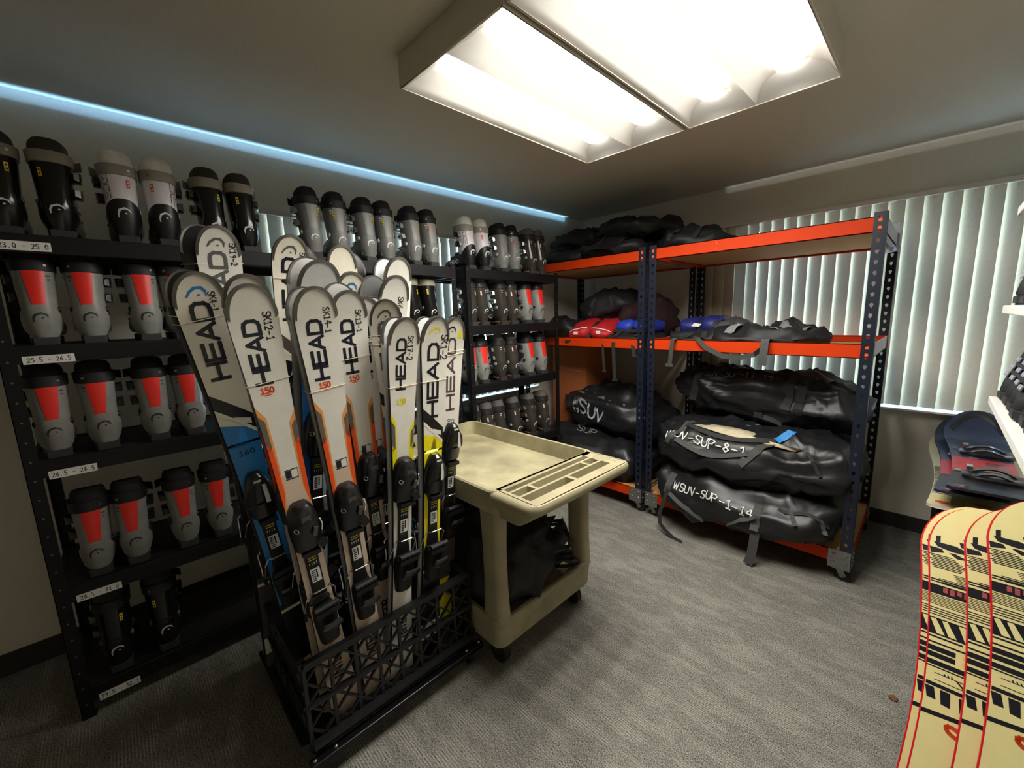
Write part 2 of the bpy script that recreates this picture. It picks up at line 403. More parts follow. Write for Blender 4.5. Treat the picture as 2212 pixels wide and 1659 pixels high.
# ------------------------------------------------------------------ black boltless shelf units along the left wall
SX = -2.205; SB = -2.665
LEV = (1.815, 1.443, 1.036, .546, .12)
def lpost(q, x, y, dx, dy, z0, z1, w=.038, t=.0025):
    xa, xb = sorted((x, x+dx*w)); ya, yb = sorted((y, y+dy*w))
    q.box(xa, xb, *sorted((y, y+dy*t)), z0, z1); q.box(*sorted((x, x+dx*t)), ya, yb, z0, z1)
def shelf_unit(label, y0, y1, cards):
    root = thing('shelf_unit', label, 'shelf', ((SX+SB)/2, (y0+y1)/2, 0), group='black steel boot shelves')
    cx, cy = (SX+SB)/2, (y0+y1)/2; hx = (SX-SB)/2; hy = (y1-y0)/2
    for sx in (1, -1):
        for sy in (1, -1):
            q = MB(); lpost(q, sx*hx, sy*hy, -sx, -sy, .004, 1.83)
            q.mi = 1
            for k in range(26):
                z = .06+.07*k
                q.cyl((sx*(hx-.001), sy*(hy-.019), z), (sx*(hx+.0012), sy*(hy-.019), z), .0035, n=6)
            q.mi = 0; q.box(*sorted((sx*hx, sx*(hx-.04))), *sorted((sy*hy, sy*(hy-.04))), 0, .004)
            q.build('post', [steelb, M('rivet_grey', (120, 120, 118), .4, .7)], root, smooth=False)
    for z in LEV:
        q = MB(); bh = .062
        q.box(hx-.024, hx-.003, -hy+.004, hy-.004, z-bh, z); q.box(-hx+.003, -hx+.024, -hy+.004, hy-.004, z-bh, z)
        for sy in (1, -1): q.box(-hx+.024, hx-.024, *sorted((sy*(hy-.004), sy*(hy-.024))), z-bh, z)
        s = q.build('shelf', steelb, root, smooth=False, bevel=.003)
        q = MB(); q.box(-hx+.024, hx-.024, -hy+.024, hy-.024, z-.02, z-.004)
        q.build('shelf_board', M('black_shelf_board', (20, 20, 21), .55, var=.15), s, smooth=False)
    for (ya, yb, zb, zt, tx, tilt) in cards:
        q = MB(); X = hx-.0025; c = (ya+yb)/2-cy; zc = (zb+zt)/2; w = (yb-ya)/2; h = (zt-zb)/2
        R = Matrix.Rotation(tilt, 3, 'X')
        q.obox((X+.0006, c, zc), (.0008, 2*w, 2*h), R)
        fn = lambda a, b: V((X+.0006, c, zc))+R @ V((.0008, a, b))
        if tx: text(q, tx, fn, h*1.02, .13, .48, .38, mi=1)
        q.build('size_card', [paper, ink], root, smooth=False)
    return root
cards = [(-.228, -.106, 1.760, 1.790, '23.0 - 25.0', 0), (-.224, -.103, 1.380, 1.408, '25.5 - 26.5', .02), (-.223, -.103, .967, .996, '26.5 - 28.5', .0),
         (-.223, -.102, .479, .507, '28.5 - 31.0', 0), (-.221, -.104, .050, .079, '29.5 - 32.5', 0)]
shelf_unit('long black steel shelf unit with white size cards, full of ski boots', -.275, 1.58, cards)
shelf_unit('short black steel shelf unit of ski boots beside the orange rack', 1.655, 2.568, [])

# ------------------------------------------------------------------ orange and navy boltless racks on casters
navy = M('navy_steel', (17, 25, 42), .45, var=.12, scale=12)
orange = M('orange_steel', (206, 58, 4), .6, spec=.2, var=.04, scale=6)
board = M('particle_board', (196, 146, 84), .75, var=.16, scale=140, bump=.1)
def hole_flange(q, o, u, w, z0, z1, W=.05):
    """perforated strip: o corner, u across; keyhole every 50 mm"""
    o = V(o); u = V(u); n = int((z1-z0)/.05); p = (z1-z0)/n
    H = [(math.cos(a), math.sin(a)) for a in [k*PI/4 for k in range(8)]]
    for k in range(n):
        zc = z0+p*(k+.5); hp = []; op = []
        for i, (c, s) in enumerate(H):
            r = .0085 if s >= -.1 else .0052
            hp.append(o+u*(W*.52+c*r)+V((0, 0, zc+(s*r if s >= -.1 else -.005+s*.010))))
            m = max(abs(c), abs(s)); op.append(o+u*(W/2+c/m*W/2)+V((0, 0, zc+s/m*p/2)))
        q.add(hp+op, [(i, (i+1) % 8, 8+(i+1) % 8, 8+i) for i in range(8)])
def rack(label, x0, x1, ya, yb, levels, z0=.105, z1=1.945, lean=0):
    root = thing('storage_rack', label, 'rack', ((x0+x1)/2, (ya+yb)/2, 0), group='orange and navy rolling racks')
    cx, cy = (x0+x1)/2, (ya+yb)/2; hx, hy = (x1-x0)/2, (yb-ya)/2
    for sy in (-1, 1):
        for sx in (-1, 1):
            q = MB(); q.keep = True; c = V((sx*hx, sy*hy, 0))
            hole_flange(q, c, (-sx, 0, 0), 0, z0, z1); hole_flange(q, c, (0, -sy, 0), 0, z0, z1)
            p = q.build('post', navy, root, smooth=False, solid=.002)
            # zinc caster bracket, fork and wheel
            q = MB(); e = .003
            xa = sx*(hx+e); 
            q.box(*sorted((xa, sx*(hx-.10))), *sorted((sy*(hy+e), sy*(hy+.0005))), .085, .19)
            q.box(*sorted((xa, sx*(hx+.0005))), *sorted((sy*(hy+e), sy*(hy-.10))), .085, .19)
            q.box(*sorted((sx*(hx-.085), xa)), *sorted((sy*(hy-.085), sy*(hy+e))), .082, .086)
            for a, z in ((.022, .165), (.022, .12), (.075, .165), (.075, .12)):
                q.cyl((sx*(hx-a), sy*(hy+e), z), (sx*(hx-a), sy*(hy+e+.006), z), .008, .005, n=8)
                q.cyl((sx*(hx+e), sy*(hy-a), z), (sx*(hx+e+.006), sy*(hy-a), z), .008, .005, n=8)
            wx, wy = sx*(hx-.045)+.02, sy*(hy-.045)
            for s in (-1, 1):
                q.bar((wx-.03, wy+s*.017, .08), (wx, wy+s*.017, .028), .003, .03, up=(1, 0, 0))
            q.cyl((wx, wy-.02, .032), (wx, wy+.02, .032), .006, n=8)
            cst = q.build('caster', zinc, root, smooth=False)
            q = MB(); q.cyl((wx, wy-.012, .032), (wx, wy+.012, .032), .032, n=20); q.build('wheel', rubber, cst)
    for zl, zt in levels:
        for sy in (-1, 1):
            q = MB(); y = sy*(hy-.003)
            q.box(-hx+.048, hx-.048, *sorted((y, y-sy*.004)), zl, zt); q.box(-hx+.048, hx-.048, *sorted((y, y-sy*.028)), zl, zl+.004)
            q.box(-hx+.048, hx-.048, *sorted((y, y-sy*.012)), zt-.004, zt)
            for sx in (-1, 1):
                q.box(*sorted((sx*(hx-.003), sx*(hx-.053))), *sorted((y-sy*.003, y-sy*.005)), zl, zt)
            b = q.build('beam', orange, root, smooth=False)
            if sy > 0: continue
            sm_ = M('orange_stud', (226, 96, 44), .4)
            for zz in (.3, .7):
                q = MB(); q.cyl((-.2*hx-.05, y-sy*.001, zl+(zt-zl)*zz), (-.2*hx-.05, y+sy*.0008, zl+(zt-zl)*zz), .005, n=8); q.build('stud', sm_, b)
            for sx in (-1, 1):
                for zz in (.26, .74):
                    q = MB(); q.cyl((sx*(hx-.025), sy*hy, zl+(zt-zl)*zz), (sx*(hx-.025), sy*(hy+.002), zl+(zt-zl)*zz), .0085, n=8); q.build('stud', sm_, b)
        for sx in (-1, 1):
            q = MB(); x = sx*(hx-.003); q.box(*sorted((x, x-sx*.004)), -hy+.05, hy-.05, zl, zt-(.018 if zl < .3 else 0)); q.box(*sorted((x, x-sx*.028)), -hy+.05, hy-.05, zl, zl+.004)
            q.build('end_beam', orange if sx < 0 or x1 > -1 and zl < 1 else M('grey_beam', (178, 178, 184), .45), root, smooth=False)
        q = MB(); dz = zt+.004 if zl < .3 else zl+.03; e = .012 if zl < .3 else .055
        q.box(-hx+.055, hx-.055, -hy+(.012 if zl < .3 else .033), hy-(.012 if zl < .3 else .033), dz-.018, dz)
        if zl < .3:
            for s in (-1, 1): q.box(*sorted((s*(hx-.055), s*(hx-.006))), -hy+.055, hy-.055, dz-.018, dz)
        q.build('deck', board, root, smooth=False)
    return root
RL = [(1.853, 1.926), (1.243, 1.317), (.112, .186)]
RYA, RYB = 2.63, 3.46
rack('orange and navy rolling rack in the corner, heaped with black bags', -2.665, -1.467, RYA, RYB, RL)
rack('orange and navy rolling rack in front of the back window blind', -1.435, -.212, RYA, RYB, RL)

# ------------------------------------------------------------------ tan utility cart
tan = M('tan_resin', (160, 151, 120), .55, var=.10, scale=9, bump=.06)
grime = M('grimy_tan_tray', (160, 152, 120), .6, var=.28, scale=7, bump=.05)
def rrect(x0, x1, y0, y1, r, z, n=5):
    P = []
    for cx, cy, a in ((x1-r, y1-r, 0), (x0+r, y1-r, 90), (x0+r, y0+r, 180), (x1-r, y0+r, 270)):
        P += [V((cx+r*math.cos(math.radians(a+90*i/n)), cy+r*math.sin(math.radians(a+90*i/n)), z)) for i in range(n+1)]
    return P
CX0, CX1, CY0, CY1 = -2.12, -.935, .945, 1.598
root = thing('utility_cart', 'tan two-tier utility cart with moulded tool tray, beside the ski rack', 'cart', ((CX0+CX1)/2, (CY0+CY1)/2, 0))
ox, oy = root.location.x, root.location.y
def L_(r): return [p-V((ox, oy, 0)) for p in r]
hx0 = -1.175            # where the tool end starts
q = MB()                # upper tray: outer skirt, rim, inner walls, floor
tray = [rrect(CX0+.035, hx0+.03, CY0+.035, CY1-.035, .05, .715), rrect(CX0+.005, hx0+.03, CY0+.005, CY1-.005, .05, .735), rrect(CX0, hx0+.03, CY0, CY1, .05, .826),
        rrect(CX0+.006, hx0+.03, CY0+.006, CY1-.006, .046, .832), rrect(CX0+.022, hx0, CY0+.022, CY1-.022, .035, .832), rrect(CX0+.03, hx0-.004, CY0+.03, CY1-.03, .03, .754)]
q.loft([L_(r) for r in tray], True, True); q.build('top_tray', grime, root, ang=30)
# moulded tool end: a top skin with pockets
q = MB(); zt = .832
xs = [hx0+.001, hx0+.014, hx0+.060, hx0+.072, hx0+.118, hx0+.130, hx0+.178, CX1-.016]
ys = [CY0+.03, CY0+.045, CY0+.135, CY0+.15, CY0+.305, CY0+.325, CY0+.475, CY0+.49, CY0+.56, CY0+.572, CY1-.03]
holes = {}
def pk(i0, i1, j0, j1, d): 
    for i in range(i0, i1):
        for j in range(j0, j1): holes[(i, j)] = None
    x0, x1, y0, y1 = xs[i0], xs[i1], ys[j0], ys[j1]
    a = [(x0, y0), (x1, y0), (x1, y1), (x0, y1)]; e = .004
    b = [(x0+e, y0+e), (x1-e, y0+e), (x1-e, y1-e), (x0+e, y1-e)]
    q.loft([L_([V((x, y, zt)) for x, y in a]), L_([V((x, y, zt-d)) for x, y in b])], False, True)
pk(1, 2, 1, 8, .03); pk(3, 4, 1, 2, .05); pk(3, 4, 3, 6, .05); pk(3, 4, 7, 8, .05); pk(5, 6, 1, 4, .055); pk(5, 6, 5, 8, .055)
for i in range(len(xs)-1):
    for j in range(len(ys)-1):
        if (i, j) in holes: continue
        q.add(L_([V((xs[i], ys[j], zt)), V((xs[i+1], ys[j], zt)), V((xs[i+1], ys[j+1], zt)), V((xs[i], ys[j+1], zt))]), [(0, 1, 2, 3)])
# rounded outer lip and skirt
def lipring(e, z, ex=None):
    y0, y1, x1 = ys[0]-e, ys[-1]+e, xs[-1]+(e if ex is None else ex); r = .022+max(0, e)
    P = [V((hx0, y0, z)), V((hx0+.10, y0, z))]
    P += [V((x1-r+r*math.cos(math.radians(a)), y0+r+r*math.sin(math.radians(a)), z)) for a in (-90, -60, -30, 0)]
    P += [V((x1+.004, (y0+y1)/2, z))]
    P += [V((x1-r+r*math.cos(math.radians(a)), y1-r+r*math.sin(math.radians(a)), z)) for a in (0, 30, 60, 90)]
    return L_(P+[V((hx0+.10, y1, z)), V((hx0, y1, z))])
lip = [lipring(*a) for a in ((.004, zt-.0004, .004), (.016, zt-.002, .010), (.026, zt-.011, .016), (.030, zt-.024, .016), (.026, zt-.040, .010), (.015, zt-.060, -.02), (.0, .735, -.07), (-.005, .715, -.10))]
q.loft(lip, False, True, closed=False)
q.build('tool_tray', tan, root, ang=35)
q = MB(); c = V(((xs[2]+xs[6])/2-.01-ox, CY1-.062-oy, zt+.0005))
q.add([c+V((.042*math.cos(a*PI/12), .038*math.sin(a*PI/12), 0)) for a in range(24)]+[c+V((.038*math.cos(a*PI/12), .034*math.sin(a*PI/12), -.0004)) for a in range(24)]+[c+V((.036*math.cos(a*PI/12), .032*math.sin(a*PI/12), -.0003)) for a in range(24)],
      [(a, (a+1) % 24, 24+(a+1) % 24, 24+a) for a in range(24)]+[(24+a, 24+(a+1) % 24, 48+(a+1) % 24, 48+a) for a in range(24)]+[tuple(range(48, 72))])
q.bar(c+V((.04, .005, -.0004)), c+V((.075, .005, -.0004)), .008, .001)
q.build('cup_holder', M('recess_tan', (150, 142, 112), .7, var=.1), root)
for sx, xx in ((0, CX0+.045), (1, hx0-.105)):
    for sy in (0, 1):
        y0 = CY0+.012 if sy == 0 else CY1-.012-.07; q = MB()
        q.loft([L_(rrect(xx+e, xx+.125-e, y0+e*.6, y0+.072-e*.6, .03, z)) for z, e in ((.245, 0), (.40, .006), (.56, .006), (.735, 0))], True, True)
        q.build('leg', tan, root, ang=50)
q = MB(); lx1 = hx0+.02
low = [rrect(CX0+.05, lx1-.03, CY0+.03, CY1-.03, .04, .115), rrect(CX0+.04, lx1-.012, CY0+.012, CY1-.012, .04, .125), rrect(CX0+.035, lx1, CY0+.004, CY1-.004, .045, .252), rrect(CX0+.04, lx1-.006, CY0+.01, CY1-.01, .04, .258),
       rrect(CX0+.06, lx1-.022, CY0+.026, CY1-.026, .035, .256), rrect(CX0+.065, lx1-.03, CY0+.034, CY1-.034, .03, .172)]
q.loft([L_(r) for r in low], True, True); q.build('lower_tray', grime, root, ang=30)
for xx in (CX0+.10, lx1-.085):
    for yy in (CY0+.075, CY1-.075):
        q = MB(); p = V((xx-ox, yy-oy, 0)); 
        for s in (-1, 1): q.bar(p+V((-.02, s*.022, .118)), p+V((.0, s*.022, .05)), .003, .034, up=(1, 0, 0))
        q.box(p.x-.035, p.x+.035, p.y-.03, p.y+.03, .112, .118)
        cst = q.build('caster', M('dull_steel', (90, 90, 88), .4, .8), root, smooth=False)
        q = MB(); q.cyl(p+V((0, -.015, .05)), p+V((0, .015, .05)), .05, n=24); q.torus(p+V((0, 0, .05)), (0, 1, 0), .04, .011, 24, 6); q.build('wheel', rubber, cst)
# scrap of paper in the tray
q = MB()
sc = [[V((-1.30+.018*i+.004*random.random(), 1.10+.05+.014*j, .757+.012*random.random()*(j % 2)+.006*(i % 2))) for i in range(5)] for j in range(4)]
q.add([p for r in sc for p in r], [(j*5+i, j*5+i+1, j*5+i+6, j*5+i+5) for j in range(3) for i in range(4)])
tag(q.build('paper_scrap', M('cream_paper', (232, 222, 190), .8), None, smooth=False, solid=.0006), 'crumpled cream scrap of paper lying in the tan cart tray', 'paper')

# ------------------------------------------------------------------ lattice ski bin on casters
BX0, BX1, BY0, BY1, BZ0, BZ1 = -1.90, -1.335, .285, .935, .10, .415
root = thing('ski_bin', 'black lattice bin on casters holding upright skis', 'ski rack', ((BX0+BX1)/2, (BY0+BY1)/2, 0))
o = root.location.copy()
def lattice(q, A, B, z0, z1, nrm):
    A = V(A); B = V(B); L = (B-A).length; u = (B-A)/L
    P = lambda s, z: A+u*s+V((0, 0, z))-o
    n = round(L/.082)
    for i in range(n+1):
        q.bar(P(L*i/n, z0), P(L*i/n, z1), .010, .012, up=nrm)
    hgt = z1-z0; st = L/n
    for i in range(-4, n+4):
        for sg in (1, -1):
            s0 = i*st*1.0; s1 = s0+sg*hgt*.95; a, b = 0., 1.
            ts = sorted([(0-s0)/(s1-s0), (L-s0)/(s1-s0)])
            a = max(0, ts[0]); b = min(1, ts[1])
            if b-a > .05: q.bar(P(s0+(s1-s0)*a, z0+hgt*a), P(s0+(s1-s0)*b, z0+hgt*b), .006, .010, up=nrm)
    q.bar(P(0, z1), P(L, z1), .022, .022, up=nrm); q.bar(P(0, (z0+z1)/2+.01), P(L, (z0+z1)/2+.01), .012, .024, up=nrm)
    q.bar(P(0, z0+.03), P(L, z0+.03), .014, .06, up=nrm)
for A, B, nr in (((BX1, BY0, 0), (BX1, BY1, 0), (1, 0, 0)), ((BX0, BY0, 0), (BX0, BY1, 0), (1, 0, 0)), ((BX0, BY0, 0), (BX1, BY0, 0), (0, 1, 0)), ((BX0, BY1, 0), (BX1, BY1, 0), (0, 1, 0))):
    q = MB(); lattice(q, A, B, BZ0, BZ1, nr); q.build('lattice_panel', black, root, smooth=False)
q = MB(); q.box(BX0-o.x, BX1-o.x, BY0-o.y, BY1-o.y, .085, .097); q.build('floor_plate', satin, root, smooth=False)
for xx in (BX1+.03, BX0-.03):
    q = MB(); q.box(xx-.017-o.x, xx+.017-o.x, BY0-.02-o.y, BY1+.03-o.y, .068, .092)
    q.mi = 1
    for yy in (BY0-.005, BY0+.06, BY1-.05, BY1+.015): q.cyl((xx-o.x, yy-o.y, .092), (xx-o.x, yy-o.y, .099), .009, .006, n=8)
    q.build('base_rail', [M('glossy_black_steel', (22, 22, 24), .25, .3), chrome], root, smooth=False, bevel=.003)
    for yy in (BY0+.03, BY1-.02):
        q = MB(); p = V((xx-.035 if xx > -1.6 else xx+.035, yy, 0))-o; p.z = 0
        for s in (-1, 1): q.bar(p+V((-.01, s*.014, .07)), p+V((.006, s*.014, .03)), .003, .026, up=(1, 0, 0))
        q.box(p.x-.03, p.x+.03, p.y-.022, p.y+.022, .066, .07)
        cst = q.build('caster', zinc, root, smooth=False)
        q = MB(); q.cyl(p+V((.004, -.011, .03)), p+V((.004, .011, .03)), .03, n=16); q.build('wheel', rubber, cst)
# ------------------------------------------------------------------ ski boots
def sp(c, n): return math.copysign(abs(c)**(2/n), c)
HT = .315
def cuff_pt(t, th, off=0):
    z = .10+.185*t; cx = .066+.030*t; a = .062+.004*t+off; b = .041+.011*t+off
    return V((cx+a*sp(math.cos(th), 2.5), b*sp(math.sin(th), 2.5), z))
def heel_pt(t, th, off=0, top=.135):
    hz = top*(.62+.38*max(0, -math.cos(th))**.8); z = .026+(hz-.026)*t; k = math.sin(min(1, t*1.1)*PI*.5)
    cx = .060+.006*t; a = .050+.018*k-.005*t*t+off; b = .033+.0175*k-.001*t*t+off
    return V((cx+a*sp(math.cos(th), 2.4), b*sp(math.sin(th), 2.4), z))
FOOT = [(.035, .042, .10), (.08, .046, .125), (.13, .047, .118), (.18, .049, .098), (.23, .050, .083), (.27, .044, .072), (.292, .032, .060), (.300, .015, .045)]
def foot_ring(x, hw, h, off=0):
    zb = .026; zc = (zb+h)/2; hh = (h-zb)/2
    return [V((x, (hw+off)*sp(math.cos(a), 3.2), zc+(hh+off)*sp(math.sin(a), 2.8))) for a in [2*PI*i/18 for i in range(18)]]
BT = {
 'red':   dict(low=(134, 134, 129), cuff=(136, 136, 131), liner=(22, 22, 24), strap=(18, 18, 20), sole=(62, 62, 62), bk=(28, 26, 27), pv=(26, 26, 28), mark=(70, 70, 70), spine=(232, 44, 32), stk=None, rough=.42, sp=.4),
 'grey':  dict(low=(126, 126, 124), cuff=(120, 120, 119), liner=(20, 20, 22), strap=(18, 18, 20), sole=(60, 60, 60), bk=(196, 196, 192), pv=(214, 214, 210), mark=(225, 225, 222), spine=(146, 146, 142), stk=(205, 190, 30), rough=.45, sp=.4),
 'white': dict(low=(24, 24, 26), cuff=(236, 228, 233), liner=(226, 224, 214), strap=(150, 147, 134), sole=(44, 44, 44), bk=(22, 20, 24), pv=(205, 200, 204), mark=(220, 220, 220), spine=None, stk=(214, 70, 48), rough=.4, sp=.4),
 'black': dict(low=(24, 23, 22), cuff=(20, 20, 20), liner=(52, 48, 44), strap=(142, 136, 120), sole=(70, 52, 44), bk=(120, 118, 114), pv=(90, 90, 88), mark=(215, 215, 210), spine=None, stk=(226, 200, 40), rough=.16, sp=.6),
 'dark':  dict(low=(56, 53, 49), cuff=(60, 57, 52), liner=(96, 92, 88), strap=(34, 33, 32), sole=(150, 96, 66), bk=(206, 206, 202), pv=(170, 168, 164), mark=(210, 208, 204), spine=None, stk=(220, 180, 178), rough=.15, sp=.6),
}
def cmat(rgb, rough=.5, tag_='', metal=0, var=.12):
    return M('%s_%d_%d_%d' % ((tag_ or 'plastic',)+tuple(rgb)), rgb, rough, metal, var=var, scale=22, bump=.02)
def make_boot(kind, side):
    c = BT[kind]; s = 1 if side == 'L' else -1        # buckles on local +y for L
    root = thing('ski_boot', 'x', 'ski boot')
    TH = [2*PI*i/28 for i in range(28)]
    R = c['rough']; shell = cmat(c['low'], R, 'boot_shell'); mk = cmat(c['mark'], .5, 'print', var=.03)
    # lower shell: heel cup + foot
    q = MB(); top = .160 if kind in ('white',) else .140
    q.loft([[heel_pt(t, a, 0, top) for a in TH] for t in (0, .12, .3, .5, .7, .85, 1)], True, True)
    q.loft([foot_ring(*f) for f in FOOT], True, True)
    q.mi = 1
    fn = lambda a, b: heel_pt(.56 if kind == 'white' else .60, PI-a/.045*.9, .0015, top)+V((0, 0, b))
    head_mark(q, lambda a, b: heel_pt(.62+b/.12, PI+a/.05, .0012, top), .034, 1)
    if kind != 'black':
        for yy in (1, -1):
            t_ = lambda a, b: V((.150-a*yy*1.0, yy*(.0505+(.0 if abs(b) < .02 else -.001)), .060+b)) if yy > 0 else V((.150+a, -.0505, .060+b))
            text(q, 'HEAD', t_, .022, .24, 1.0, .16, mi=1)
    q.build('shell', [shell, mk if kind != 'red' else cmat((40, 40, 42), .5, 'print')], root, ang=50)
    # sole
    q = MB()
    for x0, x1, hw in ((.004, .088, .033), (.15, .302, .036)):
        q.loft([[V((x, y*hw, z)) for x, y in ((x0, -.8), (x0+.012, -1), (x1-.02, -1), (x1, -.6), (x1, .6), (x1-.02, 1), (x0+.012, 1), (x0, .8))] for z in (0, .026)])
    q.box(.08, .16, -.028, .028, .012, .026)
    q.mi = 1; q.loft([[heel_pt(0, a, .003)+V((.001, 0, z)) for a in TH] for z in (-.010, -.001)])
    q.build('sole', [M('sole_grey', (48, 48, 48), .7), cmat(c['sole'], .5, 'sole')], root, smooth=False)
    # cuff with overlap step
    q = MB(); q.loft([[cuff_pt(t, a, .0022) for a in TH] for t in (.0, .15, .3, .5, .7, .85, .97, 1)], True, False)
    q.loft([[cuff_pt(1, a, o) for a in TH] for o in (.0022, -.004)]+[[cuff_pt(.9, a, -.004) for a in TH]], False, False)
    mats = [cmat(c['cuff'], R, 'boot_cuff'), mk, cmat((72, 70, 74), .5, 'print')]
    if kind == 'white':
        text(q, 'EDGE', lambda a, b: cuff_pt(.60+a*s/.19, PI-s*(.78-b/.05*s*s), .0034) if s > 0 else cuff_pt(.60-a*s/.19*-1, PI+.78+b/.05*-1, .0034), .024, .10, .9, .22, mi=2)
    if kind in ('dark', 'red', 'grey', 'white'):
        for k, w_ in enumerate((.016, .010)):
            q.mi = 1 if kind != 'red' else 2
            a0 = PI-s*.25 if kind == 'dark' else PI+s*.66; tt = .74-.07*k
            q.add([cuff_pt(tt+dt, a0+da, .0034) for dt, da in ((0, -w_*8), (0, w_*8), (.028, w_*8), (.028, -w_*8))], [(0, 1, 2, 3)])
    q.build('cuff', mats, root, ang=50)
    if c['spine']:
        q = MB(); rr = []
        for i in range(9):
            t = .20+.78*i/8; h = (.25+.25*i/8) if kind == 'red' else (.30+.20*i/8); 
            rr.append([cuff_pt(t, PI+s*.05+h*(j/6*2-1), .0045-.001*abs(j-3)/3) for j in range(7)])
        q.loft(rr, False, False, closed=False)
        q.build('rear_spine', cmat(c['spine'], .42, 'spine', var=.06), root, smooth=True)
    # liner collar
    q = MB(); lin_ = []
    for t, o in ((.88, -.004), (1.02, -.003), (1.12, -.004), (1.20, -.007), (1.25, -.014), (1.23, -.024), (1.1, -.028)):
        lin_.append([cuff_pt(t, a, o)+V((0, 0, .012*math.cos(a)*-1*max(0, t-.95)*3)) for a in TH])
    q.loft(lin_, True, False); q.mi = 1; q.add([cuff_pt(1.12, a, -.028)+V((0, 0, .004)) for a in TH], [tuple(range(28))])
    q.build('liner', [cmat(c['liner'], .85, 'liner_fabric', var=.2), cmat((112, 110, 104), .9, 'liner_inside')], root)
    # power strap
    q = MB(); t0, t1 = (.84, 1.06) if kind != 'white' else (.80, 1.02)
    q.loft([[cuff_pt(t, a, o) for a in TH] for t, o in ((t0, .0025), (t0+.01, .0060), (t1-.01, .0060), (t1, .0020))], False, False)
    p = cuff_pt((t0+t1)/2, PI+s*.5, .006); d = V((math.cos(PI+s*.5), math.sin(PI+s*.5), 0))
    q.mi = 1; q.cyl(p, p+d*.002, .0045, n=8); q.mi = 0
    pt = [cuff_pt((t0+t1)/2, s*(.9+.12*i), .008+.004*i) for i in range(5)]
    q.ribbon(pt, .032, (0, 0, 1), .003)
    q.build('power_strap', [cmat(c['strap'], .6, 'strap', var=.08), zinc], root)
    if c['stk']:
        q = MB(); a0 = PI-s*-.42 if kind in ('white', 'dark') else PI+s*.42
        q.loft([[cuff_pt(t, a0+da, .0040) for da in (-.10, 0, .10)] for t in (.56, .64, .72)], False, False, closed=False)
        q.mi = 1
        for i, tt in enumerate((.585, .655)):
            q.add([cuff_pt(tt+dt, a0+da, .0046) for dt, da in ((0, -.05), (0, .05), (.035, .05), (.035, -.05))], [(0, 1, 2, 3)])
        q.build('size_sticker', [cmat(c['stk'], .5, 'sticker', var=.03), ink if kind in ('black', 'grey') else paper], root)
    # pivots
    for yy in (1, -1):
        q = MB(); p = cuff_pt(.12, yy*1.75, .0); q.cyl(p+V((0, yy*-.004, 0)), p+V((0, yy*.007, 0)), .0125, .0105, n=14)
        q.cyl(p+V((0, yy*.006, 0)), p+V((0, yy*.0085, 0)), .005, n=8)
        q.build('pivot', cmat(c['pv'], .4, 'pivot', var=.04), root)
    # buckles: base, lever with slot, catch
    bm_ = cmat(c['bk'], .25, 'buckle', 1 if kind in ('black', 'dark', 'grey') else 0, var=.05)
    for k, (tz, th0) in enumerate(((.68, 1.86), (.36, 1.86))):
        q = MB(); n = 7; r = []
        for i in range(n+1):
            th = s*(th0-.95*i/n); o = .006+.017*math.sin(PI*(i/n)**.7); hh = (.075+.055*math.sin(PI*min(1, i/n*1.15)))
            r.append([cuff_pt(tz-hh/1.3, th, .003), cuff_pt(tz-hh/1.3, th, o), cuff_pt(tz+hh/1.3, th, o), cuff_pt(tz+hh/1.3, th, .003)])
        q.loft(r, True, True)
        q.tube([cuff_pt(tz+.04, s*(th0-.85), .012), cuff_pt(tz+.035, s*.55, .016), cuff_pt(tz, s*.45, .017), cuff_pt(tz-.035, s*.55, .016), cuff_pt(tz-.04, s*(th0-.85), .012)], .0018, 5)
        q.mi = 1
        r = [[cuff_pt(tz+dt, s*(th0-.95*(.25+.09*i)), .0245-.0012*abs(i-2.5)) for dt in (-.028, .028)] for i in range(6)]
        q.loft(r, False, False, closed=False)
        q.build('buckle', [bm_, cmat((120, 24, 30) if kind in ('red', 'white') else (50, 50, 50), .4, 'slot')], root, ang=35)
    for x, h in ((.125, .112), (.185, .090)):
        q = MB(); q.obox((x, s*.036, h), (.034, .030, .012), Matrix.Rotation(-s*.55, 3, 'X')); q.obox((x+.003, s*.030, h+.009), (.016, .034, .006), Matrix.Rotation(-s*.45, 3, 'X'))
        q.build('foot_buckle', bm_, root, smooth=False, bevel=.002)
    note(root); return root
PROTO = {}; FREE = {}
ORD = [''] + [w+' from left' for w in 'first second third fourth fifth sixth seventh eighth ninth tenth eleventh twelfth'.split()]
LOOK = {'red': 'grey boot with red rear panel', 'grey': 'grey boot with black strap', 'white': 'white boot with black heel', 'black': 'glossy black boot with yellow sticker', 'dark': 'dark boot with light buckles'}
ORANGE = cmat((226, 92, 40), .5, 'sticker', var=.03)
def boot(kind, side, y, z, unit, shelf, k, yaw=0, x=-2.228, stick=None, sc=1, kw_dark=False):
    key = kind+side
    lab = '%s, %s on %s of %s' % (LOOK[kind], ORD[k], shelf, unit)
    grp = 'ski boots on the '+unit
    if key not in PROTO: PROTO[key] = make_boot(kind, side); FREE[key] = True
    r = PROTO[key]
    if FREE[key]: FREE[key] = False; r.location = (x, y, z); r.rotation_euler = (0, 0, PI+yaw); r['label'] = lab; r['group'] = grp
    else: r = dup(r, (x, y, z), PI+yaw, lab, grp)
    r.scale = (sc, sc, sc)
    if stick:
        for c in r.children:
            if c.name.startswith('size_sticker'):
                c.material_slots[0].link = 'OBJECT'; c.material_slots[0].material = stick
    if kw_dark:
        for c in r.children:
            if c.name.startswith('power_strap'):
                c.material_slots[0].link = 'OBJECT'; c.material_slots[0].material = cmat((24, 24, 25), .6, 'strap')
    return r
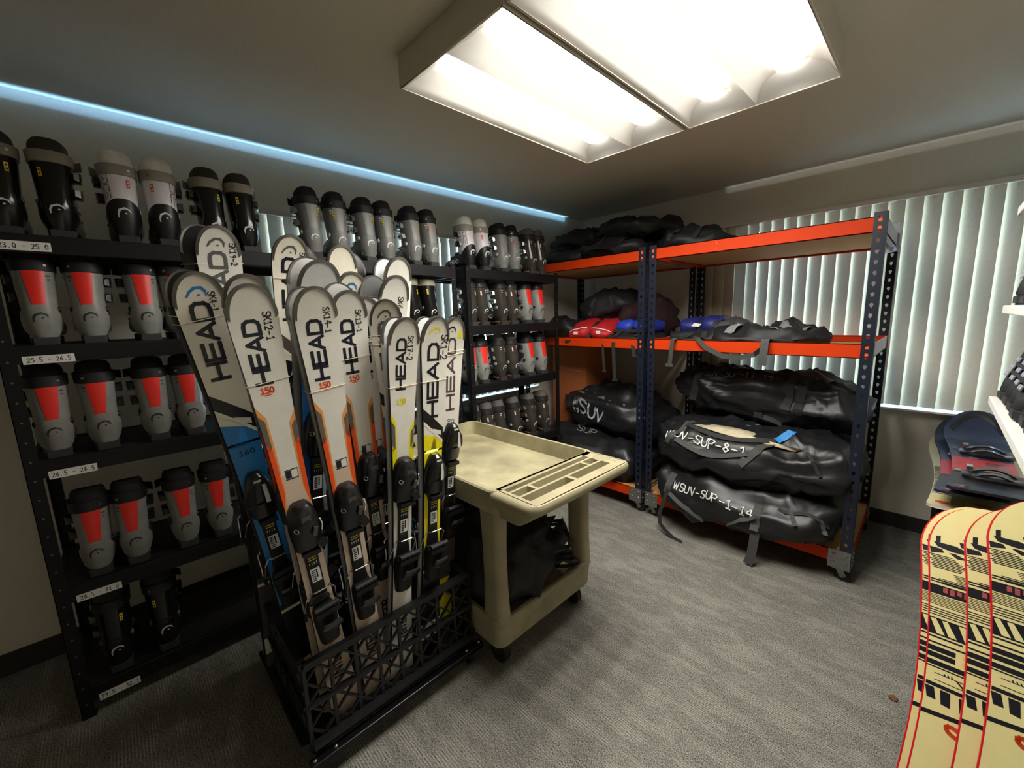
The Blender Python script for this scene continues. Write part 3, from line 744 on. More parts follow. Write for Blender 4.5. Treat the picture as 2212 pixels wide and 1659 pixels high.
def row(unit, shelf, z, items):
    for k, it in enumerate(items, 1):
        kind, side, y = it[:3]; kw = it[3] if len(it) > 3 else {}
        boot(kind, side, y, z, unit, shelf, k, yaw=random.uniform(-.06, .06), **kw)
UA, UB = 'long unit', 'short unit'
row(UA, 'top shelf', LEV[0], [('black', 'L', -.195), ('black', 'R', -.075), ('white', 'L', .095), ('white', 'R', .212), ('black', 'L', .375), ('black', 'R', .492),
    ('grey', 'L', .768), ('grey', 'R', .90), ('grey', 'L', 1.052), ('grey', 'R', 1.163), ('grey', 'L', 1.335), ('grey', 'R', 1.453, dict(stick=ORANGE))])
row(UB, 'top shelf', LEV[0], [('white', 'L', 1.742), ('white', 'R', 1.868), ('grey', 'L', 2.042, dict(stick=ORANGE)), ('grey', 'R', 2.158, dict(stick=ORANGE)), ('dark', 'L', 2.335), ('dark', 'R', 2.445)])
row(UA, 'second shelf', LEV[1], [('red', 'L', -.165), ('red', 'R', -.045), ('red', 'L', .110), ('red', 'R', .215), ('dark', 'L', .99), ('black', 'L', 1.30), ('black', 'R', 1.42)])
row(UA, 'third shelf', LEV[2], [('red', 'L', -.190), ('red', 'R', -.065), ('red', 'L', .085), ('red', 'R', .200), ('red', 'L', .86), ('red', 'R', .975), ('red', 'L', 1.14), ('red', 'R', 1.26)])
row(UA, 'fourth shelf', LEV[3], [('red', 'L', -.152), ('red', 'R', -.042), ('red', 'L', .118), ('red', 'R', .240), ('dark', 'L', 1.30), ('dark', 'R', 1.42)])
row(UA, 'bottom shelf', LEV[4], [('black', 'L', -.150, dict(kw_dark=True)), ('black', 'R', .0, dict(kw_dark=True))])
row(UB, 'second shelf', LEV[1], [('dark', 'L', 1.735), ('dark', 'R', 1.838), ('dark', 'L', 2.020), ('dark', 'R', 2.122), ('red', 'L', 2.275), ('red', 'R', 2.410)])
row(UB, 'third shelf', LEV[2], [('red', 'L', 1.712), ('red', 'R', 1.818), ('dark', 'L', 1.990), ('dark', 'R', 2.115), ('red', 'L', 2.285), ('red', 'R', 2.432)])
row(UB, 'fourth shelf', LEV[3], [('dark', 'L', 1.730), ('dark', 'R', 1.850), ('dark', 'L', 1.965), ('dark', 'R', 2.120), ('dark', 'L', 2.300), ('dark', 'R', 2.446)])
# ------------------------------------------------------------------ skis
class Plank:
    def __init__(s, L, tipw, waist, tailw, th, tipl, rise, taill=.03, trise=0.0):
        s.L, s.tw, s.ww, s.aw, s.th, s.tl, s.rise, s.al, s.tr = L, tipw/2, waist/2, tailw/2, th, tipl, rise, taill, trise
    def hw(s, u):
        L = s.L; ut = L-s.tl*.75; um = L*.45; ua = s.al
        if u > ut: w = s.tw
        elif u > um: w = s.ww+(s.tw-s.ww)*((u-um)/(ut-um))**1.9
        else: w = s.ww+(s.aw-s.ww)*(max(0, (um-u))/(um-ua))**1.8
        if u > ut: w *= max(0, 1-((u-ut)/(L-ut))**getattr(s, 'ex', 2.6))**.5
        if u < s.al: w *= max(.0, 1-((s.al-u)/s.al)**3)**.5*.5+.5 if s.tr == 0 else max(0, 1-((s.al-u)/s.al)**2.6)**.5
        return w
    def bend(s, u):
        e = max(0, u-(s.L-s.tl*1.25)); b = s.rise*(e/(s.tl*1.25))**2
        e2 = max(0, s.al*1.3-u); return b+s.tr*(e2/(s.al*1.3))**2 if s.tr else b
    def pt(s, u, v, off=0):      # v in metres; front face is -Y
        return V((v, -(s.th+off)-s.bend(u), u))
    def ps(s, u, k, off=0): return s.pt(u, k*s.hw(u), off)
    def us(s, n=26):
        L = s.L; a = [s.al*(i/5)**1.6 for i in range(6)]
        a[0] = 0
        m = [s.al+(L-s.tl-s.al)*i/n for i in range(1, n)]
        t = [L-s.tl+s.tl*(1-(1-i/12)**1.9) for i in range(13)]
        return a+m+t
    def core(s, q, mi_side=0, mi_base=0):
        rings = []
        for u in s.us():
            h = max(s.hw(u), .0008); b = s.bend(u); t = s.th*(1 if u < s.L-.2 else .75)
            rings.append([V((-h, -b, u)), V((h, -b, u)), V((h, -b-s.th*.98, u)), V((-h, -b-s.th*.98, u))])
        q.loft(rings, True, True, mi_side)
    def over(s, q, st, mi, off=.0003, ns=None):
        st = sorted(st); vs = []; 
        for (u0, a0, b0), (u1, a1, b1) in zip(st, st[1:]):
            n = ns or max(1, int((u1-u0)/.015)); vs = []
            for i in range(n+1):
                f = i/n; u = u0+(u1-u0)*f; a = a0+(a1-a0)*f; b = b0+(b1-b0)*f
                vs += [s.ps(u, a, off), s.ps(u, (a+b)/2, off), s.ps(u, b, off)]
            q.add(vs, [(3*i, 3*i+1, 3*i+4, 3*i+3) for i in range(n)]+[(3*i+1, 3*i+2, 3*i+5, 3*i+4) for i in range(n)], mi)
    def para(s, q, u, du, k0, k1, slope, mi, off=.0005):
        """band of height du across k0..k1, rising slope (m per unit k)"""
        n = 6; vs = []
        for i in range(n+1):
            k = k0+(k1-k0)*i/n; uu = u+slope*k
            vs += [s.ps(uu, k, off), s.ps(uu+du, k, off)]
        q.add(vs, [(2*i, 2*i+1, 2*i+3, 2*i+2) for i in range(n)], mi)
    def poly(s, q, P, mi, off=.0007): q.add([s.ps(u, k, off) for u, k in P], [tuple(range(len(P)))], mi)
def gm_(n, c, **k): return M('ski_'+n, c, k.pop('r', .32), var=.03, scale=40, **k)
WH = gm_('white', (232, 228, 218)); CREAM = gm_('cream', (234, 227, 208)); PW = gm_('pale', (216, 218, 216)); TAN = gm_('tan', (214, 192, 172)); OR = gm_('orange', (246, 84, 20)); PK = gm_('apricot', (238, 160, 84)); OL = gm_('olive', (104, 98, 84))
BLK = gm_('black', (22, 22, 24)); NAVY = gm_('navy', (22, 28, 42)); BLU = gm_('blue', (42, 128, 196)); DBL = gm_('deep_blue', (30, 96, 170)); YEL = gm_('yellow', (240, 226, 20)); GRY = gm_('graphite', (96, 96, 94)); BRN = gm_('taupe', (84, 74, 72)); LGR = gm_('light_grey', (150, 148, 142)); ICE = gm_('ice', (206, 220, 230))
MARK = M('marker_ink', (14, 14, 16), .6)
TIPM = M('tip_metal', (112, 110, 104), .38, .75, var=.12)
# binding meshes shared by all skis
def loft_on(q, st, th, n=12, mi=None):
    rings = []
    for u, w, h, sh in st:
        rings.append([V((w*sp(math.cos(a), 2.8), -th+.001-h*max(0, sp(math.sin(a), sh)) , u)) for a in [PI*i/n for i in range(n+1)]])
    q.loft(rings, True, True, mi, closed=True)
TH = .013
glossb = M('binding_black', (20, 20, 22), .3, var=.15, coat=.3); dullb = M('binding_dull', (13, 13, 14), .55, var=.2)
stk = M('sticker_white', (226, 226, 222), .5, var=.02)
def bind_meshes():
    out = {}
    q = MB(); loft_on(q, [(-.20, .026, .010, 6), (-.04, .025, .010, 6), (.0, .020, .010, 6), (.12, .020, .010, 6), (.16, .026, .010, 6), (.30, .026, .009, 6)], TH)
    q.mi = 1; q.add([V((x, -TH-.0108, u)) for x, u in ((-.014, .035), (.014, .035), (.014, .085), (-.014, .085))], [(0, 1, 2, 3)])
    q.mi = 2
    for i in range(6): q.add([V((x, -TH-.0115, .04+.007*i+u)) for x, u in ((-.011, 0), (-.001, 0), (-.001, .004), (-.011, .004))], [(0, 1, 2, 3)])
    q.add([V((x, -TH-.0115, u)) for x, u in ((.002, .05), (.006, .05), (.006, .08), (.002, .08))], [(0, 1, 2, 3)])
    q.mi = 1
    for i in range(4): q.add([V((-.012+.007*i+x, -TH-.0108, .10+u)) for x, u in ((0, 0), (.002, 0), (.002, .008), (0, .008))], [(0, 1, 2, 3)])
    q.mi = 3
    for i in range(2): q.add([V((x, -TH-.0108, .115+.008*i+u)) for x, u in ((-.012, 0), (.012, 0), (.012, .004), (-.012, .004))], [(0, 1, 2, 3)])
    o = q.build('binding_track', [dullb, stk, ink, M('track_yellow', (200, 180, 60), .5)], None, smooth=False); out['track'] = o.data; bpy.data.objects.remove(o)
    for style in 'AB':
        q = MB()
        if style == 'A':
            loft_on(q, [(.155, .030, .016, 3), (.165, .038, .030, 2.6), (.20, .041, .040, 2.6), (.235, .043, .052, 2.4), (.27, .040, .058, 2.4), (.30, .034, .052, 2.4), (.318, .024, .040, 2.4), (.324, .014, .026, 2.4)], TH)
            q.mi = 1; q.loft([[V((x, -TH-.0585+abs(x)*.3, u)) for x in (-.012, .012)] for u in (.262, .292)], False, False, closed=False)
            q.obox((.016, -TH-.056, .235), (.012, .006, .028), Matrix.Rotation(.3, 3, 'Y'))
            q.mi = 3; q.torus((-.030, -TH-.043, .25), (-.7, -.7, 0), .007, .0012, 12, 5); q.tube([(.040, -TH-.03, .215), (.043, -TH-.036, .24), (.038, -TH-.042, .262)], .0022, 5)
            q.mi = 2; q.obox((.034, -TH-.02, .175), (.026, .03, .03), Matrix.Rotation(-.4, 3, 'Y'))
        else:
            loft_on(q, [(.155, .028, .016, 3), (.168, .036, .030, 2.6), (.205, .040, .036, 2.6), (.22, .030, .040, 2.4)], TH)
            loft_on(q, [(.21, .042, .030, 2.4), (.24, .042, .040, 2.2), (.28, .034, .046, 2.2), (.312, .022, .040, 2.2), (.322, .014, .028, 2.2)], TH)
            q.mi = 3; q.loft([[V((.012+x, -TH-.0475+abs(x)*.2, u)) for x in (-.006, .006)] for u in (.225, .29)], False, False, closed=False)
            q.loft([[V((x, -TH-.0445, u)) for x in (-.012, .008)] for u in (.300, .308)], False, False, closed=False)
            q.mi = 2
            for s in (-1, 1): q.add([V((s*x, -TH-y, u)) for x, y, u in ((.014, .0475, .295), (.030, .044, .27), (.034, .040, .235), (.022, .046, .222))], [(0, 1, 2, 3)])
        q.mi = 2; q.obox((0, -TH-.022, .15), (.05, .024, .014))
        o = q.build('toe_binding', [glossb, M('binding_grey', (70, 70, 70), .4), dullb, stk], None, ang=32); out['toe'+style] = o.data; bpy.data.objects.remove(o)
    q = MB()
    loft_on(q, [(-.21, .022, .012, 3), (-.20, .030, .026, 2.6), (-.15, .034, .036, 2.4), (-.10, .036, .046, 2.2), (-.07, .034, .044, 2.2), (-.055, .028, .030, 2.4)], TH)
    q.mi = 0; q.obox((0, -TH-.046, -.06), (.074, .020, .018)); q.cyl((-.036, -TH-.05, -.04), (.036, -TH-.05, -.04), .009, n=10)
    o = q.build('heel_binding', [dullb, glossb], None, ang=35); out['heel'] = o.data; bpy.data.objects.remove(o)
    q = MB()   # spoon shaped opening lever
    r = []
    for i in range(7):
        f = i/6; w = .024+.010*math.sin(PI*f); r.append([V((w*x, -TH-.048-.030*math.sin(f*PI/2)-.006*(1-x*x), -.135+.05*f)) for x in (-1, -.6, 0, .6, 1)]+[V((w*x, -TH-.040-.030*math.sin(f*PI/2)-.006*(1-x*x), -.135+.05*f)) for x in (1, .6, 0, -.6, -1)])
    q.loft(r, True, True); o = q.build('heel_lever', M('lever_gloss', (52, 52, 52), .22, .3, coat=.5), None); out['lever'] = o.data; bpy.data.objects.remove(o)
    q = MB()   # brake wires
    for s in (-1, 1):
        q.tube([(s*.030, -TH-.012, .005), (s*.044, -TH-.016, -.012), (s*.047, -TH+.004, -.05), (s*.050, -TH+.012, -.075)], .0026, 6)
        q.mi = 1; q.obox((s*.051, -TH+.014, -.09), (.006, .012, .03), Matrix.Rotation(.3, 3, 'X')); q.mi = 0
    q.tube([(-.030, -TH-.012, .005), (-.02, -TH-.03, .012), (.02, -TH-.03, .012), (.030, -TH-.012, .005)], .0026, 6)
    o = q.build('brake', [chrome, dullb], None); out['brake'] = o.data; bpy.data.objects.remove(o)
    return out
BM = bind_meshes()
def graphics(p, q, st, sk, col):
    L = p.L; D = lambda d: L-d
    HEADv = lambda d0, d1, v0: (lambda a, b: p.pt(D((d0+d1)/2)+a, v0-b, .0007))
    SKf = lambda d0, v0: (lambda a, b: p.pt(D(d0)-a, v0+b, .0008))
    def big(d0, d1, w, v0, mi): text(q, 'HEAD', HEADv(d0, d1, v0), w, .255, (d1-d0)/w/4.75, .25, mi=mi)
    sd = {'SK12-1': (.113, .030, .018), 'SK14-1': (.097, .028, .017), 'SK13-1': (.100, .028, .017), 'SK17-2': (.104, .022, .019), 'SK1-2': (.112, .036, .026), 'SK4-1': (.080, .026, .015), 'SK10-2': (.090, .036, .016), 'SK19-2': (.085, .036, .016), 'SK20-2': (.16, .03, .020), 'SK6-1': (.115, .026, .020)}.get(sk, (.12, .03, .018))
    if sk: text(q, sk, SKf(sd[0], sd[1]*(1 if sk != 'SK20-2' else -.7)), sd[2], .15, .58, .28, mi=1, jit=.05)
    if st in 'AC':
        o1, o2, o3 = col
        big(.096, .268, .036, -.010, 2) if st == 'A' else big(.074, .245, .030, -.010, 2)
        text(q, '150', (lambda a, b: p.pt(D(.288)+b, -.008+a, .0007)), .016, .24, .6, .2, mi=o1)
        p.over(q, [(D(.300), -.34, .02), (D(.303), -.34, .02)], o1, .0006)
        p.over(q, [(.0, -1, 1), (.09, -1, 1), (D(.548), -1, 1)], 3, .0002) if st == 'A' else None
        for s in (-1, 1):
            e = .03 if s < 0 else 0
            g = lambda P, mi, off: p.over(q, [(D(d), *sorted((s*a, s*b))) for d, a, b in P], mi, off)
            g([(.36-e, .98, .995), (.395-e, .58, .995), (.46, .56, .995), (.60, .62, .995), (.66, .86, .995)], o2, .0003)
            g([(.385-e, .985, .99), (.405-e, .70, .99), (.455, .70, .99), (.475, .97, .99)], o3, .0006)
            g([(.440, .985, .998), (.462, .70, .998), (.60, .70, .998), (.655, .94, .998)], o1, .0006)
        for a0, a1, mi in ((-.36, .02, 2), (.04, .44, 0), ):
            p.over(q, [(D(.562), a0, a1), (D(.538), a0+.01, a1+.01)], mi, .0005)
        p.over(q, [(D(.566), -.40, .48), (D(.563), -.40, .48)], 2, .0006); p.over(q, [(D(.537), -.38, .5), (D(.534), -.38, .5)], 2, .0006)
        p.over(q, [(D(.566), .45, .48), (D(.534), .47, .50)], 2, .0006)
        # tail wording
        text(q, 'INTEGR', (lambda a, b: p.pt(.24+a, -b, .0007)), .030, .22, .7, .15, mi=2)
    elif st == 'B':
        c1, c2, cl, hd = col
        head_mark(q, lambda a, b: p.pt(D(.055)+b*.9-a*.5, -.004+a*.9+b*.5, .0007), .040, cl)
        big(*((.10, .37) if sk_c == 'y' else (.082, .295)), .040, -.006, hd)
        p.over(q, [(.0, -1, 1), (.1, -1, 1), (D(.50), -1, 1)], c2, .0002)
        vs = []
        for i in range(7):
            k = -1+i/3; vs += [p.ps(D(.50), k, .0002), p.ps(D(.448+.014*k), k, .0002)]
        q.add(vs, [(2*i, 2*i+1, 2*i+3, 2*i+2) for i in range(6)], c2)
        n = 6                                         # diagonal dark band with light slash
        for s0, s1, d0, d1, mi, off in ((-1, 1, .378, .425, c1, .0005), (-1, 1, .425, .438, 0, .0006), (-.1, .8, .428, .418, 0, .0008)):
            vs = []
            for i in range(n+1):
                k = s0+(s1-s0)*i/n; sl = .042*k
                if mi == 0 and s0 > -1: a, b = .425+sl*.35-.006, .442+sl*.35-.006
                else: a, b = d0+sl, d1+sl
                vs += [p.ps(D(a), k, off), p.ps(D(b), k, off)]
            q.add(vs, [(2*i, 2*i+1, 2*i+3, 2*i+2) for i in range(n)], mi)
        text(q, {'b': '160', 'y': '140', 'k': '180', 't': '150'}[sk_c], (lambda a, b: p.pt(D(.535)+b, a, .0007)), .016, .12, .75, .25, mi=2 if sk_c in 'by' else 4)
        p.over(q, [(.0, -1, 1), (.10, -1, 1), (.44, -1, 1)], c1, .0004); p.over(q, [(.405, -1, 1), (.417, -1, 1)], 0, .0005)
        p.over(q, [(.10, -1, 1), (.17, -1, 1)], 0, .0006)
    elif st == 'R':
        c1 = col[0]
        head_mark(q, lambda a, b: p.pt(D(.052)+b*.9-a*.5, -.012+a*.9+b*.5, .0007), .036, 1)
        big(.085, .375, .034, -.004, c1)
        p.over(q, [(D(.085), .42, .72), (D(.055), .42, .72)], 10, .0005)
        text(q, 'on', (lambda a, b: p.pt(D(.435)-a, .012+b, .0007)), .020, .12, .75, .25, mi=11)
        p.over(q, [(D(.425), -.45, -.05), (D(.410), -.38, -.02)], 0, .0004)
        text(q, 'o', (lambda a, b: p.pt(D(.420)-a, -.006+b, .0006)), .016, .14, .75, .25, mi=1)
        p.over(q, [(.0, -1, 1), (.1, -1, 1), (D(.545), -1, 1)], c1, .0002); p.over(q, [(D(.545), -1, 1), (D(.46), -1, -.98)], c1, .0003)
        p.over(q, [(.05, -1, 1), (.26, -1, 1)], 10, .0005)
    elif st == 'D':
        c1, c2 = col
        p.over(q, [(D(.46), -1, 1), (D(.36), -1, -.1)], c1, .0003); p.over(q, [(0.05, -1, 1), (D(.46), -1, 1)], c1, .0002)
        p.over(q, [(0.05, .0, 1), (D(.6), .0, 1)], c2, .0004)
sk_c = 'b'; PGAP = .012
def ski(name_, style, T, B, L, sk='', cols=(), white=WH, lab='', bind='A', dims=(.118, .072, .100), yaw=0, base=None, ub=None, partner=True, band=None, pcol=None, pshift=(0, .012), psit='x'):
    """T tip, B base point of the axis; one ski and, strapped behind it, its mate"""
    global sk_c
    T = V(T); B = V(B); z = (T-B).normalized(); L = (T-B).length
    p = Plank(L, *dims, TH, .14, .024)
    fwd = V((1, yaw, 0)); yv = -(fwd-z*fwd.dot(z)).normalized(); x = yv.cross(z)
    Rm = Matrix((x, yv, z)).transposed().to_4x4(); mw = Matrix.Translation(B) @ Rm
    sk_c = psit
    def make(label, gfx):
        root = thing('ski', label, 'ski', group='rental skis standing in the bin')
        q = MB(); p.core(q); q.build('core', base or gm_('base_black', (18, 18, 20)), root, ang=60)
        q = MB(); q.keep = True; us = p.us()
        q.loft([[p.ps(u, k, .00008) for k in (-1, -.5, 0, .5, 1)] for u in us], False, False, closed=False)
        if gfx: graphics(p, q, style, sk, cols)
        q.build('topsheet', [white, MARK, NAVY, TAN, PW, OR, PK, OL, BLK, BLU, YEL, GRY, BRN, LGR, ICE, DBL], root, ang=60)
        q = MB()                                     # metal tip guard follows the rounded tip
        gd = []
        for s in (-1, 1):
            for i in range(11):
                f = i/10 if s < 0 else 1-i/10
                if s > 0 and i == 0: continue
                u = L-.085+.085*(1-(1-f)**2.2); gd.append((u, s*p.hw(u)))
        r = []
        for u, v in gd:
            b = p.bend(u); r.append([V((v*1.02, -b+.001, u+.001)), V((v*1.02, -b-TH-.0015, u+.001)), V((v*.90, -b-TH-.0015, u-.007)), V((v*.90, -b+.001, u-.007))])
        q.loft(r, True, True); q.build('tip_guard', TIPM, root, ang=50)
        uc = (ub if ub is not None else L*.405)
        inst('binding_track', BM['track'], root, (0, 0, uc)); inst('toe_binding', BM['toe'+bind], root, (0, 0, uc))
        h = inst('heel_binding', BM['heel'], root, (0, 0, uc)); inst('heel_lever', BM['lever'], h); inst('brake', BM['brake'], root, (0, 0, uc))
        note(root); return root
    a = make(lab, True); a.matrix_world = mw
    if partner:
        b = make(psit_label(sk, lab), False) if pcol is None else make(psit_label(sk, lab), False)
        if pcol:
            [c for c in b.children if c.name.startswith('core')][0].data.materials[0] = pcol
        m2 = mw @ Matrix.Translation((0, PGAP, pshift[1])) @ Matrix.Rotation(pshift[0]/L, 4, 'Y') @ Matrix.Rotation(PI, 4, 'Z') 
        b.matrix_world = m2
    if band:
        for k, d in enumerate(band if isinstance(band, tuple) else (band,)):
            w = p.hw(L-d)+.003; q = MB(); y0, y1 = -TH-.0022, PGAP+TH+.002; pts = []
            for i in range(5): pts.append(V((-w+2*w*i/4, y0, 0)))
            pts += [V((w+pshift[0]*.5, (y0+y1)/2, 0)), V((w+pshift[0], y1, 0)), V((-w+pshift[0], y1, 0)), V((-w+pshift[0]*.5, (y0+y1)/2, 0))]
            sl = .06+.05*k
            q.tube([V((v.x, v.y, L-d+v.x*sl)) for v in pts], .0013, 5, closed=True)
            o = q.build('rubber_band', M('rubber_band_cream', (226, 214, 186), .6), None)
            tag(o, 'pale rubber band around %s, %s' % (('the ski marked '+sk) if sk else 'the '+lab.split(',')[0].replace(' at the right end of the bin', ' at right end'), ('upper loop', 'lower loop')[k] if isinstance(band, tuple) else 'holding it to its mate'), 'rubber band', 'rubber bands on skis')
            o.matrix_world = mw
    return a
def psit_label(sk, lab):
    return 'mate of the ski marked %s, strapped behind it with base forward' % sk if sk else 'mate strapped behind the '+lab.split(',')[0]
OC = (5, 6, 7); YC = (10, 10, 11)
ski('', 'B', (-1.66, .272, 1.806), (-1.80, .312, .10), 0, 'SK19-2', (12, 8, 11, 11), lab='cream ski marked SK19-2 with grey tip logo, at the far left rear', band=.115, pshift=(-.034, .004), psit='k')
ski('', 'B', (-1.42, .169, 1.639), (-1.60, .382, .10), 0, 'SK4-1', (8, 9, 9, 2), CREAM, lab='cream and blue ski marked SK4-1 with blue tip logo', bind='B', band=(.105, .125), pshift=(-.010, .004), ub=.64, psit='b')
ski('', 'A', (-1.36, .267, 1.632), (-1.46, .404, .10), 0, '', OC, lab='white ski tip just behind the ski marked SK12-1', partner=False)
ski('', 'A', (-1.30, .259, 1.602), (-1.40, .420, .10), 0, 'SK12-1', OC, lab='white and orange ski marked SK12-1, frontmost on the left', partner=False, ub=.55, band=.265)
ski('', 'B', (-1.66, .484, 1.802), (-1.80, .383, .10), 0, 'SK10-2', (12, 8, 11, 2), CREAM, lab='cream ski marked SK10-2 with grey tip logo and black lower half', bind='B', band=.15, pshift=(.05, -.02), psit='k', ub=.62)
ski('', 'D', (-1.72, .671, 1.794), (-1.82, .80, .10), 0, '', (15, 14), CREAM, lab='plain cream ski tip at the rear, right of the ski marked SK10-2', pshift=(.055, -.02))
ski('', 'D', (-1.42, .492, 1.692), (-1.60, .366, .10), 0, '', (15, 14), PW, lab='plain pale ski with blue middle, behind the ski marked SK14-1', dims=(.128, .08, .105), ub=.80, pshift=(-.020, .006), pcol=gm_('base_silver', (190, 190, 186), metal=.5))
ski('', 'B', (-1.56, .632, 1.675), (-1.70, .85, .10), 0, '', (8, 9, 9, 2), CREAM, lab='cream ski with blue tip logo, half hidden behind SK13-1', psit='b', pshift=(.03, 0))
ski('', 'A', (-1.28, .411, 1.599), (-1.40, .536, .10), 0, 'SK14-1', OC, lab='white and orange ski marked SK14-1, frontmost near the middle', pshift=(-.006, -.002), band=.30, ub=.57, pcol=gm_('base_silver', (190, 190, 186), metal=.5))
ski('', 'A', (-1.36, .537, 1.597), (-1.50, .644, .10), 0, 'SK13-1', OC, lab='white and orange ski marked SK13-1, right behind SK14-1', pshift=(-.004, .022), band=.22, ub=.62, pcol=gm_('base_silver', (190, 190, 186), metal=.5))
ski('', 'A', (-1.44, .623, 1.582), (-1.58, .708, .10), 0, '', OC, lab='white and orange unmarked ski, to the right of SK13-1', partner=False, ub=.60, band=.16)
ski('', 'D', (-1.62, .864, 1.752), (-1.74, .829, .10), 0, '', (15, 14), lab='plain white ski tip at the rear, above the ski marked SK6-1', pshift=(-.03, -.006), pcol=PW)
ski('', 'D', (-1.50, .785, 1.667), (-1.68, .654, .10), 0, 'SK6-1', (15, 14), lab='plain white ski marked SK6-1, rear right of the bin', pshift=(-.06, -.01), pcol=gm_('base_grey', (84, 84, 84)), ub=.66)
ski('', 'B', (-1.40, .689, 1.573), (-1.55, .771, .10), 0, 'SK20-2', (8, 9, 11, 11), CREAM, lab='narrow cream ski marked SK20-2 with black tip guard', pshift=(-.035, .004), dims=(.112, .068, .09), pcol=PW, psit='b', band=(.125, .155), yaw=-.35)
ski('', 'C', (-1.28, .688, 1.508), (-1.40, .630, .10), 0, 'SK17-2', YC, lab='white and yellow ski marked SK17-2, frontmost right of middle', pshift=(-.004, -.004), band=.235, ub=.60, dims=(.112, .07, .095), pcol=PW)
ski('', 'B', (-1.29, .816, 1.509), (-1.40, .759, .10), 0, 'SK1-2', (8, 10, 10, 2), WH, lab='white and yellow ski marked SK1-2 with yellow tip logo', bind='B', pshift=(-.008, -.006), band=.235, psit='y', dims=(.112, .07, .095), ub=.58, pcol=PW)
ski('', 'R', (-1.36, .940, 1.505), (-1.50, .905, .10), 0, '', (12, 12), lab='white and taupe ski at the right end of the bin', bind='B', pshift=(.0, -.01), band=(.135, .15), dims=(.108, .068, .09), ub=.66, pcol=PW, partner=False)
# lettering and sticker on the right-hand ski are part of its top sheet
# ------------------------------------------------------------------ soft bags and garments
bagm = M('black_coated_fabric', (27, 27, 29), .42, var=.25, scale=18, bump=.12, spec=.5)
nyl = M('black_nylon', (24, 24, 26), .6, var=.3, scale=40, bump=.15)
web = M('grey_webbing', (66, 66, 64), .75, var=.1, scale=200)
webd = M('black_webbing', (38, 38, 38), .75, var=.15, scale=200)
chalk = M('white_paint_pen', (225, 225, 220), .7, var=.02)
faded = M('faded_print', (128, 128, 126), .7, var=.15)
def sack(name, c, dims, seed=0, mats=None, e=3.2, wr=.03, parent=None, nu=44, nv=22, rz=0, tilt=0, crease=1, flat=.92, roll=0, droop=None):
    """rumpled rounded bag: c centre of its base, dims full size"""
    a, b, h = dims[0]/2, dims[1]/2, dims[2]/2; so = V((seed*7.3, seed*3.1, seed*1.7)); q = MB()
    R = Matrix.Rotation(rz, 3, 'Z') @ Matrix.Rotation(tilt, 3, 'Y') @ Matrix.Rotation(roll, 3, 'X')
    rings = []
    for i in range(nv+1):
        ph = -PI/2+PI*i/nv; r = []
        ph = max(-PI/2+.02, min(PI/2-.02, ph))
        for j in range(nu):
            th = 2*PI*j/nu
            p = V((a*sp(math.cos(ph), e*.8)*sp(math.cos(th), e), b*sp(math.cos(ph), e*.8)*sp(math.sin(th), e), h*sp(math.sin(ph), 2.3)))
            n = V((p.x/a/a, p.y/b/b, p.z/h/h)).normalized()
            s1 = noise.noise(p*3.2+so)*wr*1.3; s2 = noise.noise(p*8+so*2)*wr*.55
            rid = (1-abs(noise.noise(V((p.x*3.4, p.y*7, p.z*11))+so*3)))**5*wr*.95*crease
            rid2 = (1-abs(noise.noise(V((p.x*9+p.z*8, p.y*6-p.x*3, p.z*6))+so*5)))**6*wr*.75*crease
            p = p+n*(s1+s2+rid+rid2-wr*.5)
            p.z = max(p.z, -h*flat)
            if droop and p.y < droop[0]: p.z -= droop[1]*min(1, ((droop[0]-p.y)/droop[2]))**1.5*(.6+.4*math.cos(p.x/a*1.6))*(.75+.5*noise.noise(V((p.x*4, 1, seed))))
            r.append(R @ p+V((0, 0, h*flat)))
        rings.append(r)
    q.loft(rings, True, True)
    zmin = 0 if droop else min(v[2] for v in q.v); q.v = [(v[0], v[1], v[2]-zmin) for v in q.v]
    o = q.build(name, mats or bagm, parent, ang=180)
    o.location = c
    return o
def bvh_of(o):
    me = o.data; return BVHTree.FromPolygons([v.co.copy() for v in me.vertices], [tuple(p.vertices) for p in me.polygons])
class Drape:
    """projects strokes and straps on to a bag from outside"""
    def __init__(s, o): s.o = o; s.t = bvh_of(o)
    def front(s, x, z, off=.002):       # shoot from -Y
        h = s.t.ray_cast(V((x, -3, z)), V((0, 1, 0)))
        if h[0] is None:
            n = s.t.find_nearest(V((x, 0, z))); return n[0]+n[1]*off
        return h[0]+V((0, -off, 0))
    def top(s, x, y, off=.002):
        h = s.t.ray_cast(V((x, y, 3)), V((0, 0, -1)))
        if h[0] is None:
            n = s.t.find_nearest(V((x, y, 0))); return n[0]+n[1]*off
        return h[0]+V((0, 0, off))
    def diag(s, x, w, off=.003):        # w: position on a plane tilted 45 degrees (down-front to up-back)
        d = V((0, 1, -1)).normalized(); u = V((0, 1, 1)).normalized()
        h = s.t.ray_cast(V((x, 0, 0))+u*w-d*3, d)
        if h[0] is None:
            n = s.t.find_nearest(V((x, 0, 0))+u*w); return n[0]+n[1]*off
        return h[0]-d*off
def strap(q, D, x0, w0, x1, w1, wid=.04, n=14, mode='diag', off=.003, mi=None, th=.002):
    f = getattr(D, mode); P = [f(x0+(x1-x0)*i/n, w0+(w1-w0)*i/n, off) for i in range(n+1)]
    d = V((x1-x0, 0)) if False else None
    side = (1, 0, 0) if abs(x1-x0) < abs(w1-w0) else (0, .7, .7)
    q.ribbon(P, wid, side, th, mi); return P
def straps(D, root, mat, wid, *runs):
    for r in runs:
        q = MB(); strap(q, D, *r, wid, off=.008); q.build('strap', mat, root)
